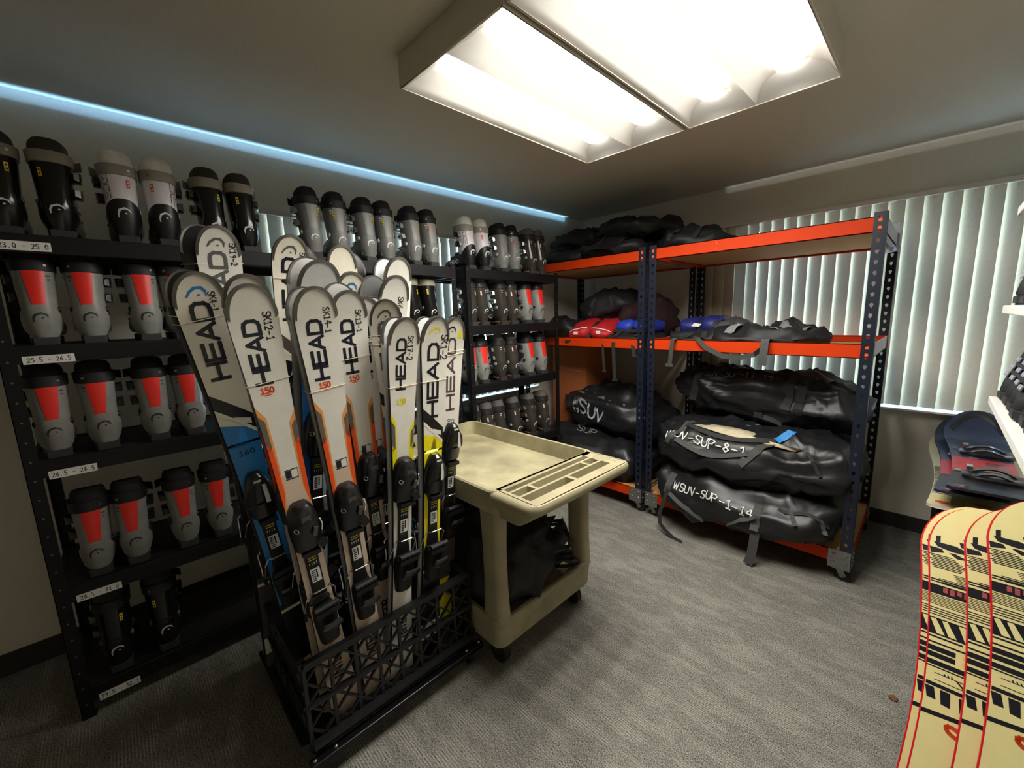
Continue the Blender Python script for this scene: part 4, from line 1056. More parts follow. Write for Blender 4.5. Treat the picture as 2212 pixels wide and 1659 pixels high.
def rack_bag(label, c, dims, seed, txt=None, tz=None, ts=.055, tx=0, **k):
    root = thing('duffel_bag', label, 'bag', c, group='black gear bags on the rack decks')
    o = sack('bag_body', (0, 0, 0), dims, seed, parent=root, **k); D = Drape(o)
    if txt:
        q = MB(); q.keep = True
        text(q, txt, lambda a, b: D.diag(tx+a, tz+b-a*.10, .0075), ts, .13, .66, .25, jit=.06, sub=.006)
        q.build('lettering', k.get('tm', chalk), root, smooth=False)
    return root, D
Z0 = RL[2][1]+.004
# three big boat bags on the lower deck, right rack
r1, D = rack_bag('black boat bag lettered WSUV-SUP-1-14, lowest of its stack, straps hanging down', (-.79, 2.89, Z0), (1.08, .80, .31), 3, 'WSUV-SUP-1-14', -.165, .047, -.13, wr=.032, e=4, nu=96, nv=36, droop=(-.22, .12, .16))
straps(D, r1, web, .045, (-.42, -.20, -.40, -.06), (.14, -.27, .14, -.12))
q = MB(); P = [(.14, -.395, .09), (.145, -.41, .0), (.14, -.415, -.07), (.135, -.42, -.13), (.12, -.425, Z0*-1+.012)]; q.ribbon(P, .05, (1, 0, 0), .003)
q.build('hanging_strap', web, r1)
q = MB(); q.ribbon([(-.41, -.375, .12), (-.43, -.395, .04), (-.45, -.41, -.05), (-.44, -.42, -.12), (-.40, -.43, -.15), (-.33, -.44, -Z0+.006), (-.27, -.45, -Z0+.004)], .026, (1, 0, .2), .003)
q.build('hanging_strap', webd, r1)
q = MB(); P = [D.diag(-.40+.54*i/14, -.20-.09*math.sin(PI*i/14), .012) for i in range(15)]; q.ribbon(P, .028, (0, .7, .7), .003); q.build('handle', web, r1)
for xx in (.30, .44):
    q = MB(); P = [D.diag(xx+.01*i, -.11-.02*i, .006+.01*(i > 2)) for i in range(5)]; q.ribbon(P, .022, (1, 0, 0), .003); q.build('zip_pull', web, r1)
q = MB(); P = [D.diag(.24+.03*i, -.11-.012*math.sin(i), .005) for i in range(9)]; q.ribbon(P, .02, (0, .7, .7), .003); q.build('zip', webd, r1)
r2, D = rack_bag('black boat bag lettered WSUV-SUP-8, half open with cream cloth, middle of its stack', (-.81, 2.91, Z0+.285), (1.16, .74, .31), 11, 'WSUV-SUP-8-1', -.10, .056, -.20, wr=.036, e=4, nu=96, nv=36, droop=(-.16, .10, .22))
q = MB(); a = [(-.30, .02), (-.20, .065), (-.05, .075), (.06, .05), (.16, 0), (.26, -.01), (.34, -.015), (.30, -.035), (.16, -.035), (.02, -.03), (-.12, -.012)]
tp = [D.diag(x, w, .004) for x, w in a]; ctr = D.diag(-.05, .025, .012); ct2 = D.diag(.12, -.012, .008)
q.add([ctr, ct2]+tp, [(0, i+2, i+3) for i in range(0, 4)]+[(0, 6, 1)]+[(1, i+2, i+3) for i in range(4, 9)]+[(1, 11, 0), (0, 11, 12), (0, 12, 2)])
q.build('cream_lining', M('cream_cloth', (206, 194, 164), .85, var=.15, scale=30, bump=.2), r2, solid=.002)
q = MB(); q.ribbon([D.diag(-.36+.56*i/14, .025-.075*math.sin(PI*(i/14)*.9), .012) for i in range(15)], .03, (0, .7, .7), .004); q.build('zip', webd, r2)
straps(D, r2, web, .045, (-.42, -.15, -.31, .06), (.05, -.20, .19, -.01))
q = MB(); strap(q, D, .20, .01, .27, .10, .045, off=.008); q.build('blue_tag', M('blue_tape', (36, 132, 206), .6, var=.05), r2)
q = MB(); q.ribbon([D.diag(-.36+.44*i/14, -.13-.05*math.sin(PI*i/14), .010) for i in range(15)], .03, (0, .7, .7), .003); q.build('handle', web, r2)
q = MB()
for s in range(7): q.ribbon([D.diag(-.02+.05*s+.012*i, .15+.015*s, .002) for i in range(3)], .004, (0, .7, .7), .001)
q.build('stitching', faded, r2)
q = MB(); q.ribbon([D.diag(.36+.02*i, -.03-.03*i, .010) for i in range(5)], .018, (1, 0, 0), .003); q.build('zip_pull', webd, r2)
r3, D = rack_bag('black boat bag lettered WSUV-SUP-11-19, topmost of the stack by the window', (-.80, 3.12, Z0+.56), (1.14, .52, .33), 23, wr=.036, e=3.6, nu=96, nv=36, tilt=.05)
q = MB(); q.keep = True; text(q, 'WSUV-SUP-11-19', lambda a, b: D.diag(-.14+a, .075+b, .007), .040, .12, .66, .25, jit=.06, sub=.006); q.build('lettering', faded, r3, smooth=False)
straps(D, r3, webd, .05, (-.42, -.10, -.34, .16), (.18, -.10, .20, .19), (.24, -.10, .27, .19))
q = MB(); q.ribbon([D.diag(.02+.035*i, -.125-.006*i, .012) for i in range(8)], .035, (0, .7, .7), .004); q.obox(D.diag(.03, -.125, .02), (.05, .02, .035)); q.build('buckle_strap', webd, r3)
# left rack, lower deck
l1, D = rack_bag('large black bag with grey lettering, upper one on the left rack lower deck', (-1.93, 3.05, Z0+.26), (.98, .60, .40), 31, wr=.05, tilt=.10)
q = MB(); q.keep = True; text(q, 'WSUV', lambda a, b: D.diag(-.13+a, -.03-a*.22+b, .008), .085, .17, .72, .30, jit=.05, sub=.008); q.build('lettering', M('worn_print', (150, 152, 156), .7, var=.2), l1, smooth=False)
q = MB()
for x0, x1, w0, w1 in ((-.30, -.20, .12, .19), (-.12, .0, .10, .15), (.06, .22, .02, .09)):
    q.add([D.diag(x, w, .004) for x, w in ((x0, w0), (x1, w0-.02), (x1-.02, w1-.02), (x0-.02, w1))], [(0, 1, 2, 3)])
q.build('grey_patch', M('grey_patch', (92, 92, 94), .6, var=.12), l1, smooth=False)
l2, D = rack_bag('black bag with faded lettering slumped over the left rack front edge', (-2.03, 2.89, Z0), (1.02, .66, .32), 37, wr=.05)
q = MB(); q.keep = True
text(q, 'SUP', lambda a, b: D.diag(-.02+a, .13-a*.12+b, .008), .05, .14, 1.2, .30, jit=.06, sub=.008); q.build('lettering', faded, l2, smooth=False)
l3, D = rack_bag('small black bag at the right end of the left rack lower deck', (-1.58, 2.95, Z0), (.20, .46, .22), 41, wr=.03)
# cardboard carton at the back left
q = MB(); q.box(-.2, .2, -.2, .2, 0, 1.02)
root = thing('carton', 'tall brown cardboard carton behind the short boot shelf', 'box', (-2.405, 3.14, Z0))
q.build('carton_body', M('cardboard', (168, 92, 44), .85, var=.08, scale=5), root, smooth=False, bevel=.003)
q = MB()
for i in range(14): q.add([V((-.10+.02*i+x, -.2006, .82-.002*i+z)) for x, z in ((0, 0), (.012 if i % 4 else .004, 0), (.012 if i % 4 else .004, .008), (0, .008))], [(0, 1, 2, 3)])
q.build('faint_print', M('pale_print', (190, 150, 120), .8), root, smooth=False)
# heap of black bags on the top deck of the left rack
ZT = RL[0][0]+.03
heap = [((-2.33, 3.06, ZT), (.54, .72, .17), 51, .1), ((-1.86, 3.02, ZT), (.60, .70, .18), 52, -.06), ((-2.30, 3.12, ZT+.155), (.60, .60, .15), 53, .15),
        ((-1.78, 3.08, ZT+.16), (.62, .58, .17), 54, -.2)]
hl = ['black folded bag on the top deck, lower left of the heap', 'black folded bag on the top deck, lower right of the heap', 'black bag with a pale tag, upper left of the top heap', 'black bag crowning the heap on the top deck']
for (c, d, s, rz), lb in zip(heap, hl):
    root = thing('folded_bag', lb, 'bag', c, rz, 'black bags heaped on the top deck')
    o = sack('bag_body', (0, 0, 0), d, s, nyl, e=3.2, wr=.042, parent=root, tilt=random.uniform(-.05, .08)); D = Drape(o)
    for k in range(3):
        x = -.18+.17*k+random.uniform(-.03, .03); straps(D, root, webd, .035, (x, -.12, x+random.uniform(-.1, .1), .06))
root = thing('folded_bag', 'black bag with a rolled end over the middle posts, right of the heap', 'bag', (-1.30, 3.02, ZT), 0, 'black bags heaped on the top deck')
o = sack('bag_body', (0, 0, 0), (.46, .50, .20), 58, nyl, e=2.8, wr=.042, parent=root); D = Drape(o)
straps(D, root, webd, .035, (-.08, -.10, -.02, .05), (.10, -.10, .12, .05))
# life vests and clothing on the middle deck
ZM = RL[1][0]+.03
red = M('red_nylon', (178, 22, 30), .6, var=.12, scale=25, bump=.1); blue = M('blue_nylon', (34, 62, 178), .55, var=.12, scale=25, bump=.1); grey = M('grey_fabric', (128, 130, 130), .75, var=.1, bump=.1)
dk = M('maroon_black', (48, 22, 26), .7, var=.3)
def vest(label, c, dims, rz, col, seed, piping=True, strp=True, cat='life vest'):
    root = thing('life_vest', label, cat, c, rz, 'vests and bags on the middle deck')
    h = dims[0]/2
    for s in (-1, 1):
        o = sack('foam_panel', (s*h*.5, 0, 0), (h*1.02, dims[1], dims[2]), seed+s, col, e=4, wr=.012, parent=root, nu=32, nv=14, tilt=s*.10)
        if piping:
            D = Drape(o); q = MB(); P = [D.diag(-h*.42+h*.84*i/10, -.03-.03*s*(i/10-.5), .004) for i in range(11)]; q.tube([p+o.location for p in P], .004, 5)
            p = D.diag(0, -.07, .004)+o.location; q.obox(p, (.035, .012, .022)); q.build('reflective_trim', paper, root)
    q = MB(); q.box(-h*1.0, h*1.0, -dims[1]/2-.012, -dims[1]/2+.02, .004, .03); q.build('waist_belt', webd, root, smooth=False, bevel=.004)
    q = MB(); q.ribbon([(0, -dims[1]/2-.008, .02), (.0, -dims[1]*.3, dims[2]*.75), (.01, .0, dims[2]*.98), (.02, dims[1]*.3, dims[2]*.9)], .022, (1, 0, 0), .004); q.build('zip', webd, root)
    return root
def hang(root, x, y, z, l, w=.022, m=webd, cur=.02):
    q = MB(); q.ribbon([(x, y+.05, z+.004), (x, y, z), (x, y-.025, z-.02), (x+cur*.4, y-.028, z-l*.5), (x+cur, y-.03, z-l)], w, (1, 0, 0), .003); q.obox((x+cur, y-.03, z-l), (w*1.5, .008, .016)); q.build('hanging_strap', m, root)
v = vest('red life vest with pale piping on the middle deck', (-2.03, 2.86, ZM+.035), (.40, .38, .13), .2, red, 61); v.rotation_euler.x = .22
v = vest('blue life vest panel on dark straps, right of the red vest', (-1.66, 2.92, ZM+.075), (.30, .30, .10), -.05, blue, 65, piping=False)
def softbag(label, c, d, seed, m, rz=0, hangs=(), cat='bag', **k):
    root = thing('gear_bag', label, cat, c, rz, 'vests and bags on the middle deck')
    o = sack('bag_body', (0, 0, 0), d, seed, m, wr=k.pop('wr', .045), e=k.pop('e', 2.7), parent=root, nu=36, nv=18, **k)
    D = Drape(o); straps(D, root, webd, .03, (-d[0]*.2, -d[1]*.2, -d[0]*.12, d[1]*.1), (d[0]*.22, -d[1]*.2, d[0]*.15, d[1]*.1))
    for h in hangs: hang(root, *h)
    return root
softbag('black bag slumped at the back left of the middle deck', (-2.38, 3.02, ZM), (.50, .55, .18), 71, nyl)
softbag('black hooded bag standing highest on the middle deck', (-2.08, 3.14, ZM+.10), (.52, .40, .27), 72, nyl, .2, tilt=-.25)
softbag('black and maroon bag behind the blue vest', (-1.72, 3.16, ZM), (.44, .42, .34), 73, dk)
softbag('flat black bag with dangling straps, under the blue vest', (-1.66, 2.86, ZM), (.42, .38, .085), 74, nyl, 0, ((-.16, -.20, .03, .24), (-.06, -.205, .03, .30, .03), (.10, -.20, .02, .10, .03)), wr=.02)
v = vest('navy blue life vest with white emblem, on the right rack by the middle posts', (-1.20, 3.05, ZM+.05), (.30, .34, .14), .08, M('navy_nylon', (26, 34, 104), .55, var=.12, bump=.1), 77, piping=False)
q = MB(); q.add([V((x, -.172, z)) for x, z in ((-.05, .075), (.0, .07), (.02, .09), (-.03, .098))], [(0, 1, 2, 3)]); q.build('emblem', paper, v, smooth=False)
softbag('grey and black life vest beside the navy one', (-1.02, 3.05, ZM), (.30, .36, .17), 78, M('charcoal_fabric', (62, 64, 66), .7, var=.15, bump=.1), cat='life vest', wr=.03)
softbag('black bag lying before the navy life vest', (-1.16, 2.84, ZM), (.36, .30, .11), 79, nyl, wr=.035)
# black and grey jacket spread on the right rack
root = thing('jacket', 'black jacket with grey panels and webbing straps spread over the orange beam', 'jacket', (-.80, 2.90, ZM))
o = sack('jacket_body', (.05, 0, 0), (.62, .52, .12), 81, nyl, e=2.2, wr=.05, parent=root); D = Drape(o)
q = MB(); q.loft([[D.top(.10+.012*i+.14*j/5, -.20+.05*i, .005) for j in range(6)] for i in range(6)], False, False, closed=False)
q.build('grey_panel', grey, root, solid=.002, smooth=True); q = MB()
q.loft([[D.top(-.16+.012*i+.10*j/5, -.18+.04*i, .005) for j in range(5)] for i in range(5)], False, False, closed=False)
q.build('grey_panel', grey, root, solid=.002, smooth=True)
q = MB(); q.ribbon([(-.42, -.12, .02), (-.43, -.26, .055), (-.44, -.30, .045), (-.45, -.30, -.05), (-.46, -.29, -.12)], .028, (1, 0, 0), .003); q.obox((-.46, -.295, -.125), (.05, .01, .02)); q.build('hanging_strap', web, root)
q = MB(); q.ribbon([(-.36, -.16, .05), (-.28, -.285, .052), (-.22, -.30, .0), (-.12, -.305, -.045), (-.02, -.305, -.052), (.06, -.30, -.03), (.11, -.29, .03), (.12, -.24, .055)], .030, (.5, 0, .8), .003); q.build('hanging_strap', web, root)
q = MB(); q.ribbon([(.11, -.20, .055), (.11, -.285, .06), (.11, -.302, .03), (.105, -.303, -.09)], .042, (1, 0, 0), .003); q.build('hanging_strap', web, root)
# crumpled clear film on the back right corner of the rack
q = MB(); rows = []
for i in range(9):
    rows.append([V((-.20-.012*j+.012*noise.noise(V((i*.7, j*.9, 3))), 3.30+.02*j*.9+.014*noise.noise(V((i*.9, j*.6, 1))), 1.82+.022*i+.012*noise.noise(V((i, j, 5))))) for j in range(8)])
q.loft(rows, False, False, closed=False)
tag(q.build('plastic_film', M('clear_film', (225, 228, 230), .12, var=.02, alpha=.45), None, solid=.0008), 'crumpled clear plastic film at the rear top corner of the right rack', 'plastic film')
# folded camp chair on the lower cart tray
root = thing('folded_camp_chair', 'folded black camp chair bundle lying on the lower cart shelf', 'camp chair', (-1.50, 1.25, .173))
q = MB(); random.seed(3)
for i in range(9):
    a = random.uniform(-.12, .12); y = -.20+.05*i
    q.tube([(-.28+a*.2, -.28+.02*i, .03+.018*i), (.36-.02*i, .18+.012*i, .13+.018*i+a*.1)], .008, 8)
q.build('frame_tubes', M('black_tube', (18, 18, 19), .35, .2), root)
sack('seat_fabric', (-.05, .0, .02), (.70, .46, .36), 91, nyl, e=2.4, wr=.08, parent=root, tilt=-.08)
q = MB()
for i, (x, y, z) in enumerate(((.16, .16, .20), (.22, .20, .24), (.24, .17, .17))):
    q.loft([[V((x-.08+.04*k+.01*j, y-.08+.04*j+.02*math.sin(k*2+i), z+.03*math.sin(j*1.7+k+i)-.02*k)) for j in range(5)] for k in range(4)], False, False, closed=False)
q.build('fabric_flap', M('slate_fabric', (64, 70, 80), .7, var=.15, bump=.1), root, solid=.002)
q = MB()
for i in range(7): q.cyl((.05+.05*i, -.12+.045*i, .12+.018*i), (.05+.05*i, -.13+.045*i, .124+.018*i), .006, n=8)
q.build('rivet', chrome, root)
# ------------------------------------------------------------------ right side: bench, snowboards, wall shelves with boots
def sbm(n, c, **k): return M('sb_'+n, c, k.pop('r', .3), var=.03, scale=20, **k)
YB_ = sbm('yellow_base', (220, 209, 148)); INK = sbm('ink', (26, 26, 34)); GOLD = sbm('gold', (226, 186, 96)); RED = sbm('red_edge', (206, 22, 34)); ROR = sbm('orange_red', (226, 84, 40)); PINK = sbm('pink', (206, 96, 100))
SBK = sbm('slate_black', (34, 36, 44), r=.38); SNV = sbm('slate_blue', (44, 52, 76), r=.38); SRD = sbm('crimson', (178, 34, 52), r=.38)
BX, BYN, BZ_ = .075, 1.86, .60
root = thing('low_bench', 'low black bench under the stacked snowboards, by the right wall', 'bench', (.36, 2.65, 0))
q = MB(); q.box(BX-.36, .62-.36, BYN-2.65, 3.50-2.65, BZ_-.03, BZ_); q.build('top', satin, root, smooth=False, bevel=.003)
for sx in (BX+.03-.36, .58-.36):
    for sy in (BYN+.04-2.65, 3.45-2.65):
        q = MB(); q.box(sx-.02, sx+.02, sy-.02, sy+.02, 0, BZ_-.03); q.build('leg', satin, root, smooth=False, bevel=.002)
def board_graphics(p, q):
    L = p.L; rm = lambda d: .12+(d-.12)*.655 if d < .372 else .285+(d-.372)*.82
    D = lambda d: L-rm(d)
    pa = lambda d, du, k0, k1, mi=1, sl=0, off=.0005: p.para(q, D(d), D(d+du)-D(d), k0, k1, sl, mi, off)
    po = lambda P, mi=1, off=.0006: p.poly(q, [(D(d), k) for d, k in P], mi, off)
    # crown of blocks
    for P in ([(.135, -.88), (.13, -.80), (.165, -.78), (.165, -.86)], [(.122, -.40), (.120, -.22), (.136, -.20), (.140, -.38)], [(.128, -.05), (.126, .12), (.145, .14), (.148, -.03)], [(.132, .30), (.130, .52), (.150, .56), (.153, .32)], [(.138, .66), (.138, .9), (.156, .92), (.158, .68)],
              [(.128, -.22), (.131, -.22), (.133, -.05), (.130, -.05)],
              [(.142, -.46), (.140, -.30), (.150, -.05), (.168, .14), (.182, .08), (.176, -.20), (.165, -.42)],
              [(.158, .22), (.157, .46), (.178, .50), (.188, .40), (.180, .26)],
              [(.165, -.90), (.166, -.50), (.188, -.20), (.196, -.24), (.198, -.55), (.188, -.82)],
              [(.194, -.96), (.196, -.74), (.212, -.70), (.224, -.95)], [(.206, -.62), (.204, -.50), (.222, -.28), (.226, -.48)],
              [(.190, .06), (.186, .44), (.222, .50), (.232, .20), (.222, .0)], [(.186, .56), (.186, .94), (.226, .96), (.230, .60)]): po(P)
    for i in range(9): pa(.228+.0075*i, .0038, -.97+.03*(i % 3), -.40-.04*abs(i-4)+.02*i)
    for i in range(4): pa(.232+.008*i, .005, -.05+.12*i, .96)
    for P in ([(.252, -.15), (.262, .45), (.272, .42), (.268, -.05)], [(.278, -.10), (.300, .60), (.312, .55), (.290, -.12)]): po(P, 3)
    po([(.264, .10), (.266, .92), (.290, .92), (.286, .5)]); po([(.295, -.28), (.300, -.1), (.302, .96), (.288, .96), (.286, .3)])
    for i in range(9): pa(.305+.0068*i, .0030, -.55+.02*i-.35*(i > 4), .96)
    pa(.345, .006, -.96, .1); pa(.356, .005, -.96, .3)
    pa(.372, .034, -.97, .97)                         # dark block with red data
    for j, n in enumerate((6, 7, 5, 6, 4)):
        for i in range(n): q.add([p.ps(D(.377+.0030*i+x), -.72+.13*j+y, .0008) for x, y in ((0, 0), (0, .085), (.0018, .085), (.0018, 0))], [(0, 1, 2, 3)], 4)
    for i, (a, b) in enumerate(((.14, .26), (.12, .28), (.15, .24))): q.add([p.ps(D(.376+.008*i+x), y, .0008) for x, y in ((0, a), (0, b), (.006, b), (.006, a))], [(0, 1, 2, 3)], 4)
    for i in range(7): pa(.412+.0055*i, .0022, -.97, -.1+.12*i if i < 4 else .9, sl=-.002)
    po([(.404, .30), (.404, .95), (.470, .95), (.455, .52)]); 
    for i in range(4): pa(.456+.008*i, .0032, -.97, .5+.1*i)
    # slanted tiles
    pa(.492, .058, -.97, .97)
    for a, w in ((-.95, .18), (-.72, .18), (.38, .16), (.58, .16), (.78, .15)): po([(.497, a), (.495, a+w*.6), (.545, a+w+.12), (.545, a+.14)], 0, .0009)
    po([(.496, -.40), (.496, .24), (.546, .34), (.546, -.26)], 0, .0009)
    for i, (a, b) in enumerate(((-.97, -.3), (-.2, .96), (-.97, .5))): pa(.556+.010*i, .0055, a, b)
    for r_ in range(2):
        d = .590+.022*r_
        pa(d, .017, -.97, -.42); pa(d, .017, -.28, .22, 3); pa(d, .017, .34, .96)
    pa(.638, .016, -.97, .97); pa(.658, .004, -.97, .97); pa(.678, .0022, -.8, .0); pa(.700, .0022, -.8, .97); pa(.694, .002, .1, .9)
    for k in (-.62, -.55, -.48, .3, .38): po([(.672, k), (.672, k+.03), (.680, k+.05), (.680, k+.02)])
    po([(.678, -.40), (.678, -.35), (.702, -.15), (.704, -.2)]); po([(.678, .5), (.678, .55), (.702, .75), (.704, .7)])
    pa(.712, .012, -.95, .97); po([(.728, -.96), (.728, -.78), (.765, -.72), (.765, -.90)]); po([(.728, -.66), (.728, -.46), (.775, -.44), (.772, -.62)])
    po([(.730, -.30), (.730, .50), (.778, .50), (.776, -.26)]); po([(.730, .62), (.730, .96), (.78, .96), (.778, .66)])
    pa(.792, .014, -.97, .97, sl=.012)
    text(q, '0', lambda a, b: p.pt(D(.842)+a*.9+b*.4, -.035-b*.9+a*.4, .0007), .034, .30, .62, mi=5)
def snowboard_lean(x, dy, dz, label, k):
    a = math.radians(55); z = V((0, math.cos(a), math.sin(a))); n = V((0, -math.sin(a), math.cos(a)))
    L = 1.02; p = Plank(L, .262, .212, .252, .013, .22, -.035, .16, -.02); p.ex = 2.1
    root = thing('snowboard', label, 'snowboard', group='yellow patterned snowboards leaning on the bench')
    q = MB(); p.core(q); q.mi = 0; q.build('core', [RED], root, ang=60)
    q = MB(); q.keep = True; q.loft([[p.ps(u, kk, .0001) for kk in (-.966, -.5, 0, .5, .966)] for u in p.us()], False, False, closed=False)
    # base skin is inset slightly so the red edge shows
    board_graphics(p, q)
    q.build('base', [YB_, INK, RED, GOLD, PINK, ROR], root, ang=60)
    yv = -n; xv = yv.cross(z); B = V((x, 1.9-.72*1.0*L*.798+dy, .012))+z*dz
    root.matrix_world = Matrix.Translation(B) @ Matrix((xv, yv, z)).transposed().to_4x4()
    return root
LB = ['yellow patterned snowboard leaning at the far left of four, only its edge showing', 'yellow patterned snowboard second from left of the leaning four', 'yellow patterned snowboard third from left, a strip showing', 'yellow patterned snowboard frontmost and rightmost of the leaning four']
for k, (x, dy, dz) in enumerate(((.160, .036, -.01), (.178, .012, 0), (.258, -.018, .035), (.302, -.044, .085))):
    snowboard_lean(x, dy, dz, LB[k], k)
# stacked boards lying on the bench, noses towards the window
def strap_binding(label):
    q = MB(); rings = []
    return q
def board_flat(x, y0, z, kind, label, L=1.18):
    root = thing('snowboard', label, 'snowboard', (x, y0, z), group='snowboards stacked on the bench')
    p = Plank(L, .272, .212, .258, .010, .15, .15, .12, .03)
    Mx = Matrix(((-1, 0, 0), (0, 0, 1), (0, 1, 0)))        # local z->+Y, -y->up
    Mx = Matrix(((1, 0, 0), (0, 0, 1), (0, -1, 0)))
    def conv(q): q.v = [tuple(Mx @ V(v)) for v in q.v]
    q = MB(); p.core(q); conv(q); q.build('core', M('sb_edge_dark', (40, 36, 40), .4) if kind == 'dark' else sbm('pale_edge', (220, 210, 200)), root, ang=60)
    q = MB(); q.keep = True; q.loft([[p.ps(u, kk, .0001) for kk in (-1, -.5, 0, .5, 1)] for u in p.us()], False, False, closed=False)
    if kind == 'dark':
        p.over(q, [(.0, -1, 1), (.10, -1, 1), (.36, -1, 1)], 1, .0002); p.over(q, [(.36, -1, 1), (.62, -1, 1)], 2, .0003); p.over(q, [(.485, -1, 1), (.489, -1, 1)], 1, .0005)
        p.over(q, [(.51, .10, .8), (.575, .10, .8)], 3, .0005)
        p.over(q, [(.625, -.40, -.14), (.64, -.40, -.14)], 5, .0006)
        q.add([p.ps(u-.04, k, .0006) for u, k in ((.165, -.86), (.175, -.70), (.165, -.52), (.185, -.44), (.155, -.62), (.16, -.72))], [(0, 1, 4, 5), (1, 2, 3, 4)], 4)
        for k in (-.55, .55): q.add([p.ps(L-.035+.012*math.sin(a*PI/4), k+.05*math.cos(a*PI/4), .0006) for a in range(8)], [tuple(range(8))], 5)
        conv(q); q.build('topsheet', [SNV, SBK, SRD, sbm('dark_crimson', (96, 24, 36)), PINK, LGR], root, ang=60)
        q = MB(); r = []
        for i in range(13):
            f = i/12*2-1; u = L-.075*abs(f)**2.2-.004; v = f*.11
            r.append([V((v, -p.bend(u)+.002, u)), V((v, -p.bend(u)-.0125, u)), V((v*.88, -p.bend(u-.02)-.0125, u-.022)), V((v*.88, -p.bend(u-.02)+.001, u-.022))])
        q.loft(r, True, True); conv(q); q.build('nose_guard', satin, root, ang=60)
        for u in (.30, .72):
            q = MB(); q.loft([[V((.065*sp(math.cos(a*PI/9), 3)*s, .10*sp(math.sin(a*PI/9), 3)*s*1.0, .011+h)) for a in range(18)] for s, h in ((1, 0), (1, .012), (.92, .018))], True, True)
            hb = [];
            for i in range(9):
                a = PI*i/8; hb.append([V((.062*math.cos(a), -.055-.05*math.sin(a), .03)), V((.062*math.cos(a), -.055-.05*math.sin(a), .03+.07*math.sin(a)+.01))])
            q.v = [(v[1]+.02, v[0]+u, v[2]) for v in q.v]
            b = q.build('binding', glossb, root, ang=40)
            q = MB(); q.ribbon([V((-.08+.02+.16*i/8, u+.03, .02+.030*math.sin(PI*i/8))) for i in range(9)], .035, (0, 1, 0), .006); q.ribbon([V((-.07+.02+.14*i/8, u-.04, .02+.024*math.sin(PI*i/8))) for i in range(9)], .03, (0, 1, 0), .006)
            q.mi = 1; q.obox((-.055, u+.03, .045), (.02, .04, .014)); q.build('binding_strap', [glossb, chrome], b)
    else:
        p.over(q, [(.0, -1, 1), (.1, -1, 1), (.24, -1, 1)], 1, .0002)
        for i in range(26):
            rnd = random.Random(i+int(x*1000)); d = .27+.018*i
            p.para(q, d, .006+.008*rnd.random(), -.98, -.98+.25+1.6*rnd.random(), .004, 2, .0004)
            p.para(q, d+.002, .004, -.4+rnd.random()*.3, -.2+.5*rnd.random(), -.004, 1, .0006)
        q.add([p.ps(.15+.02*math.sin(a*PI/5), -.6+.22*math.cos(a*PI/5), .0005) for a in range(10)], [tuple(range(10))], 3)
        conv(q); q.build('topsheet', [sbm('pale_cream', (226, 216, 176)), YB_, INK, ROR], root, ang=60)
    return root
board_flat(.172, 2.40, BZ_+.002, 'yellow', 'yellow snowboard with black pattern at the bottom of the bench stack')
board_flat(.290, 2.345, BZ_+.040, 'yellow', 'second yellow snowboard, squeezed under the black boards on the bench')
board_flat(.190, 2.395, BZ_+.078, 'dark', 'black snowboard with crimson band, left and lower of two on the stack')
board_flat(.225, 2.36, BZ_+.116, 'dark', 'black snowboard with crimson band and bindings on top of the stack')
q = MB(); q.box(.19, .34, 3.40, 3.58, .0, .02); q.box(.19, .195, 3.40, 3.58, .02, .13); q.box(.335, .34, 3.40, 3.58, .02, .13); q.box(.195, .335, 3.40, 3.405, .02, .13); q.box(.195, .335, 3.575, 3.58, .02, .13)
tag(q.build('storage_tub', whitep, None, smooth=False, bevel=.002), 'small white tub on the floor against the back wall', 'tub')
# white wall shelves
whs = M('white_melamine', (228, 226, 220), .45, var=.02)
SHX = .145
for z, lb in ((1.79, 'uppermost white wall shelf, end just showing at the right edge'), (1.494, 'middle white wall shelf at eye level'), (1.20, 'lowest white wall shelf, lined with hiking boots')):
    root = thing('wall_shelf', lb, 'shelf', ((SHX+XR)/2, 1.25, z), group='white shelves on the right wall'); cx = root.location.x
    q = MB(); q.box(SHX-cx, XR-cx-.001, -.30, .75, -.026, 0); q.build('shelf_board', whs, root, smooth=False, bevel=.003)
    for yy in (-.15, .45):
        q = MB(); q.box(SHX+.03-cx, XR-cx-.001, yy-.012, yy+.012, -.040, -.026)
        q.loft([[V((XR-cx-.001, yy+s*.004, -.04)), V((SHX+.06-cx, yy+s*.004, -.04)), V((XR-cx-.001, yy+s*.004, -.26))] for s in (-1, 1)], True, True)
        q.build('bracket', M('grey_bracket', (66, 66, 66), .5, .4), root, smooth=False)
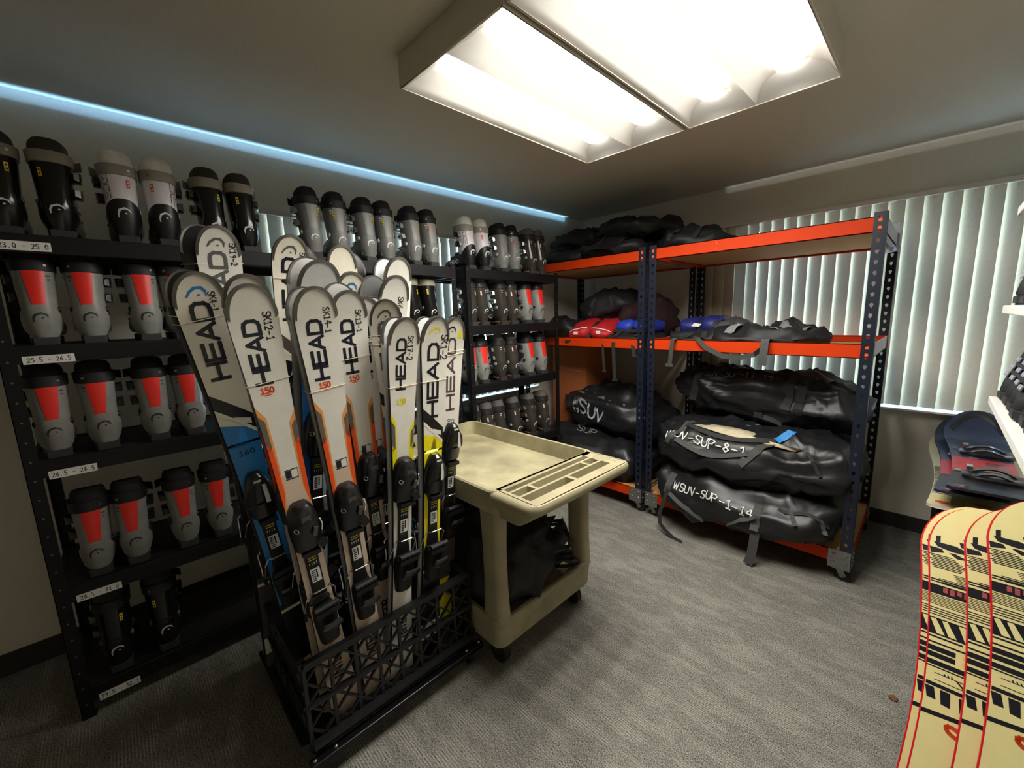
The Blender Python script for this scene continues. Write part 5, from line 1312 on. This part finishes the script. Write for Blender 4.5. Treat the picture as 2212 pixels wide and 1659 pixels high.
def hiking_boot():
    root = thing('hiking_boot', 'x', 'boot')
    # local: toe towards +x
    q = MB(); TH_ = [2*PI*i/20 for i in range(20)]; rr = []
    for z, cx, a, b in ((.022, .058, .050, .030), (.04, .058, .058, .037), (.07, .062, .056, .037), (.10, .070, .052, .034), (.13, .080, .053, .036), (.16, .092, .055, .040), (.19, .104, .057, .043), (.215, .114, .058, .044), (.23, .120, .054, .041), (.226, .120, .046, .033)):
        rr.append([V((cx+a*math.cos(t), b*sp(math.sin(t), 2.3), z+.006*math.cos(t)+.002*noise.noise(V((t*2, z*50, 1))))) for t in TH_])
    q.loft(rr, True, True)
    st = [(.05, .040, .12), (.10, .043, .14), (.13, .044, .135), (.17, .047, .110), (.21, .048, .088), (.25, .044, .074), (.275, .032, .060), (.285, .015, .045)]
    q.loft([[V((x, hw*sp(math.cos(a), 2.8), .02+(h-.02)/2+(h-.02)/2*sp(math.sin(a), 2.6))) for a in [2*PI*i/18 for i in range(18)]] for x, hw, h in st], True, True)
    q.build('upper', M('dark_boot_leather', (34, 35, 38), .7, var=.3, scale=60, bump=.3), root)
    q = MB()
    for i in range(5):
        for s in (-1, 1): q.obox((.010+.010*i+(.004 if i > 2 else 0), s*.012, .085+.022*i), (.006, .013, .013), Matrix.Rotation(.35, 3, 'Y'))
    q.build('heel_dots', M('heel_coral', (150, 92, 78), .8), root, smooth=False, bevel=.002)
    q = MB(); out = [(.0, -.028), (.03, -.038), (.12, -.034), (.2, -.046), (.26, -.04), (.285, -.018), (.292, 0), (.285, .018), (.26, .04), (.2, .046), (.12, .034), (.03, .038), (0, .028)]
    q.loft([[V((x, y, z)) for x, y in out] for z in (.006, .026)]); q.mi = 1
    for i in range(10):
        for s in (-1, 1): q.obox((.015+.028*i, s*.026, .004), (.016, .026, .008))
    q.build('sole', [M('boot_rand', (44, 42, 42), .7), rubber], root, smooth=False)
    q = MB()
    for i in range(6):
        f = i/5; x = .205-.085*f; z = .094+.105*f
        q.tube([(x, -.030, z-.008), (x+.004, 0, z+.012), (x, .030, z-.008)], .0042, 6); q.tube([(x, -.028, z-.006), (x-.012, .028, z+.012)], .0035, 6)
    q.build('laces', M('lace_coral', (206, 120, 100), .8), root)
    q = MB(); q.loft([[V((.121+.058*s*math.cos(a), .043*s*math.sin(a), z)) for a in [2*PI*i/16 for i in range(16)]] for s, z in ((.99, .212), (1.05, .228), (1.0, .245), (.8, .248), (.75, .22))], True, True); q.build('collar', M('collar_fabric', (28, 28, 30), .9, var=.3, bump=.3), root)
    note(root); return root
hb = hiking_boot(); first = True; k = 0
on = ['first', 'second', 'third', 'fourth', 'fifth', 'sixth', 'seventh', 'eighth']
lace2 = M('lace_grey', (150, 156, 166), .8)
for z, ys, nm in ((1.20, [1.935-.105*i for i in range(8)], 'lowest'), (1.494, [1.90-.105*i for i in range(4)], 'middle')):
    for i, y in enumerate(ys):
        lb = 'dark lace-up hiking boot, %s from the far end on the %s white shelf' % (on[i], nm)
        pos = (.158+random.uniform(0, .010), y, z); rz = random.uniform(-.05, .05)
        if first: hb.location = pos; hb.rotation_euler = (0, 0, rz); hb['label'] = lb; hb['group'] = 'hiking boots on the wall shelves'; first = False; o = hb
        else: o = dup(hb, pos, rz, lb, 'hiking boots on the wall shelves')
        if i < 2:
            for c in o.children:
                if c.name.startswith('heel_dots'): c.material_slots[0].link = 'OBJECT'; c.material_slots[0].material = lace2
root = thing('folded_tarp', 'black folded cloth on the uppermost white wall shelf', 'cloth', (.36, 1.75, 1.79)); sack('cloth_body', (0, 0, 0), (.34, .34, .06), 95, nyl, e=4, wr=.015, parent=root)
# outlet on the back wall, fleck of leaf on the carpet
root = thing('wall_outlet', 'small white socket plate low on the back wall behind the right rack', 'outlet', (-1.22, YB, .93))
o = Z_OUT = None
q = MB(); q.box(-.035, .035, -.008, 0, -.06, .06); q.build('cover_plate', whitep, root, smooth=False, bevel=.002)
q = MB()
for z in (-.028, .018): 
    for x in (-.008, .008): q.box(x-.0015, x+.0015, -.0086, -.008, z, z+.012)
q.build('slots', ink, root, smooth=False)
q = MB(); c = V((.015, 1.93, .003)); q.add([c+V((.02*math.cos(a*PI/4)*(1 if a % 2 else .6), .012*math.sin(a*PI/4), .004*(a % 3))) for a in range(8)], [tuple(range(8))])
tag(q.build('dry_leaf', M('dry_leaf', (110, 74, 44), .9), None, smooth=False, solid=.0008), 'brown fleck of dry leaf on the carpet by the snowboards', 'leaf')
bpy.context.view_layer.update()
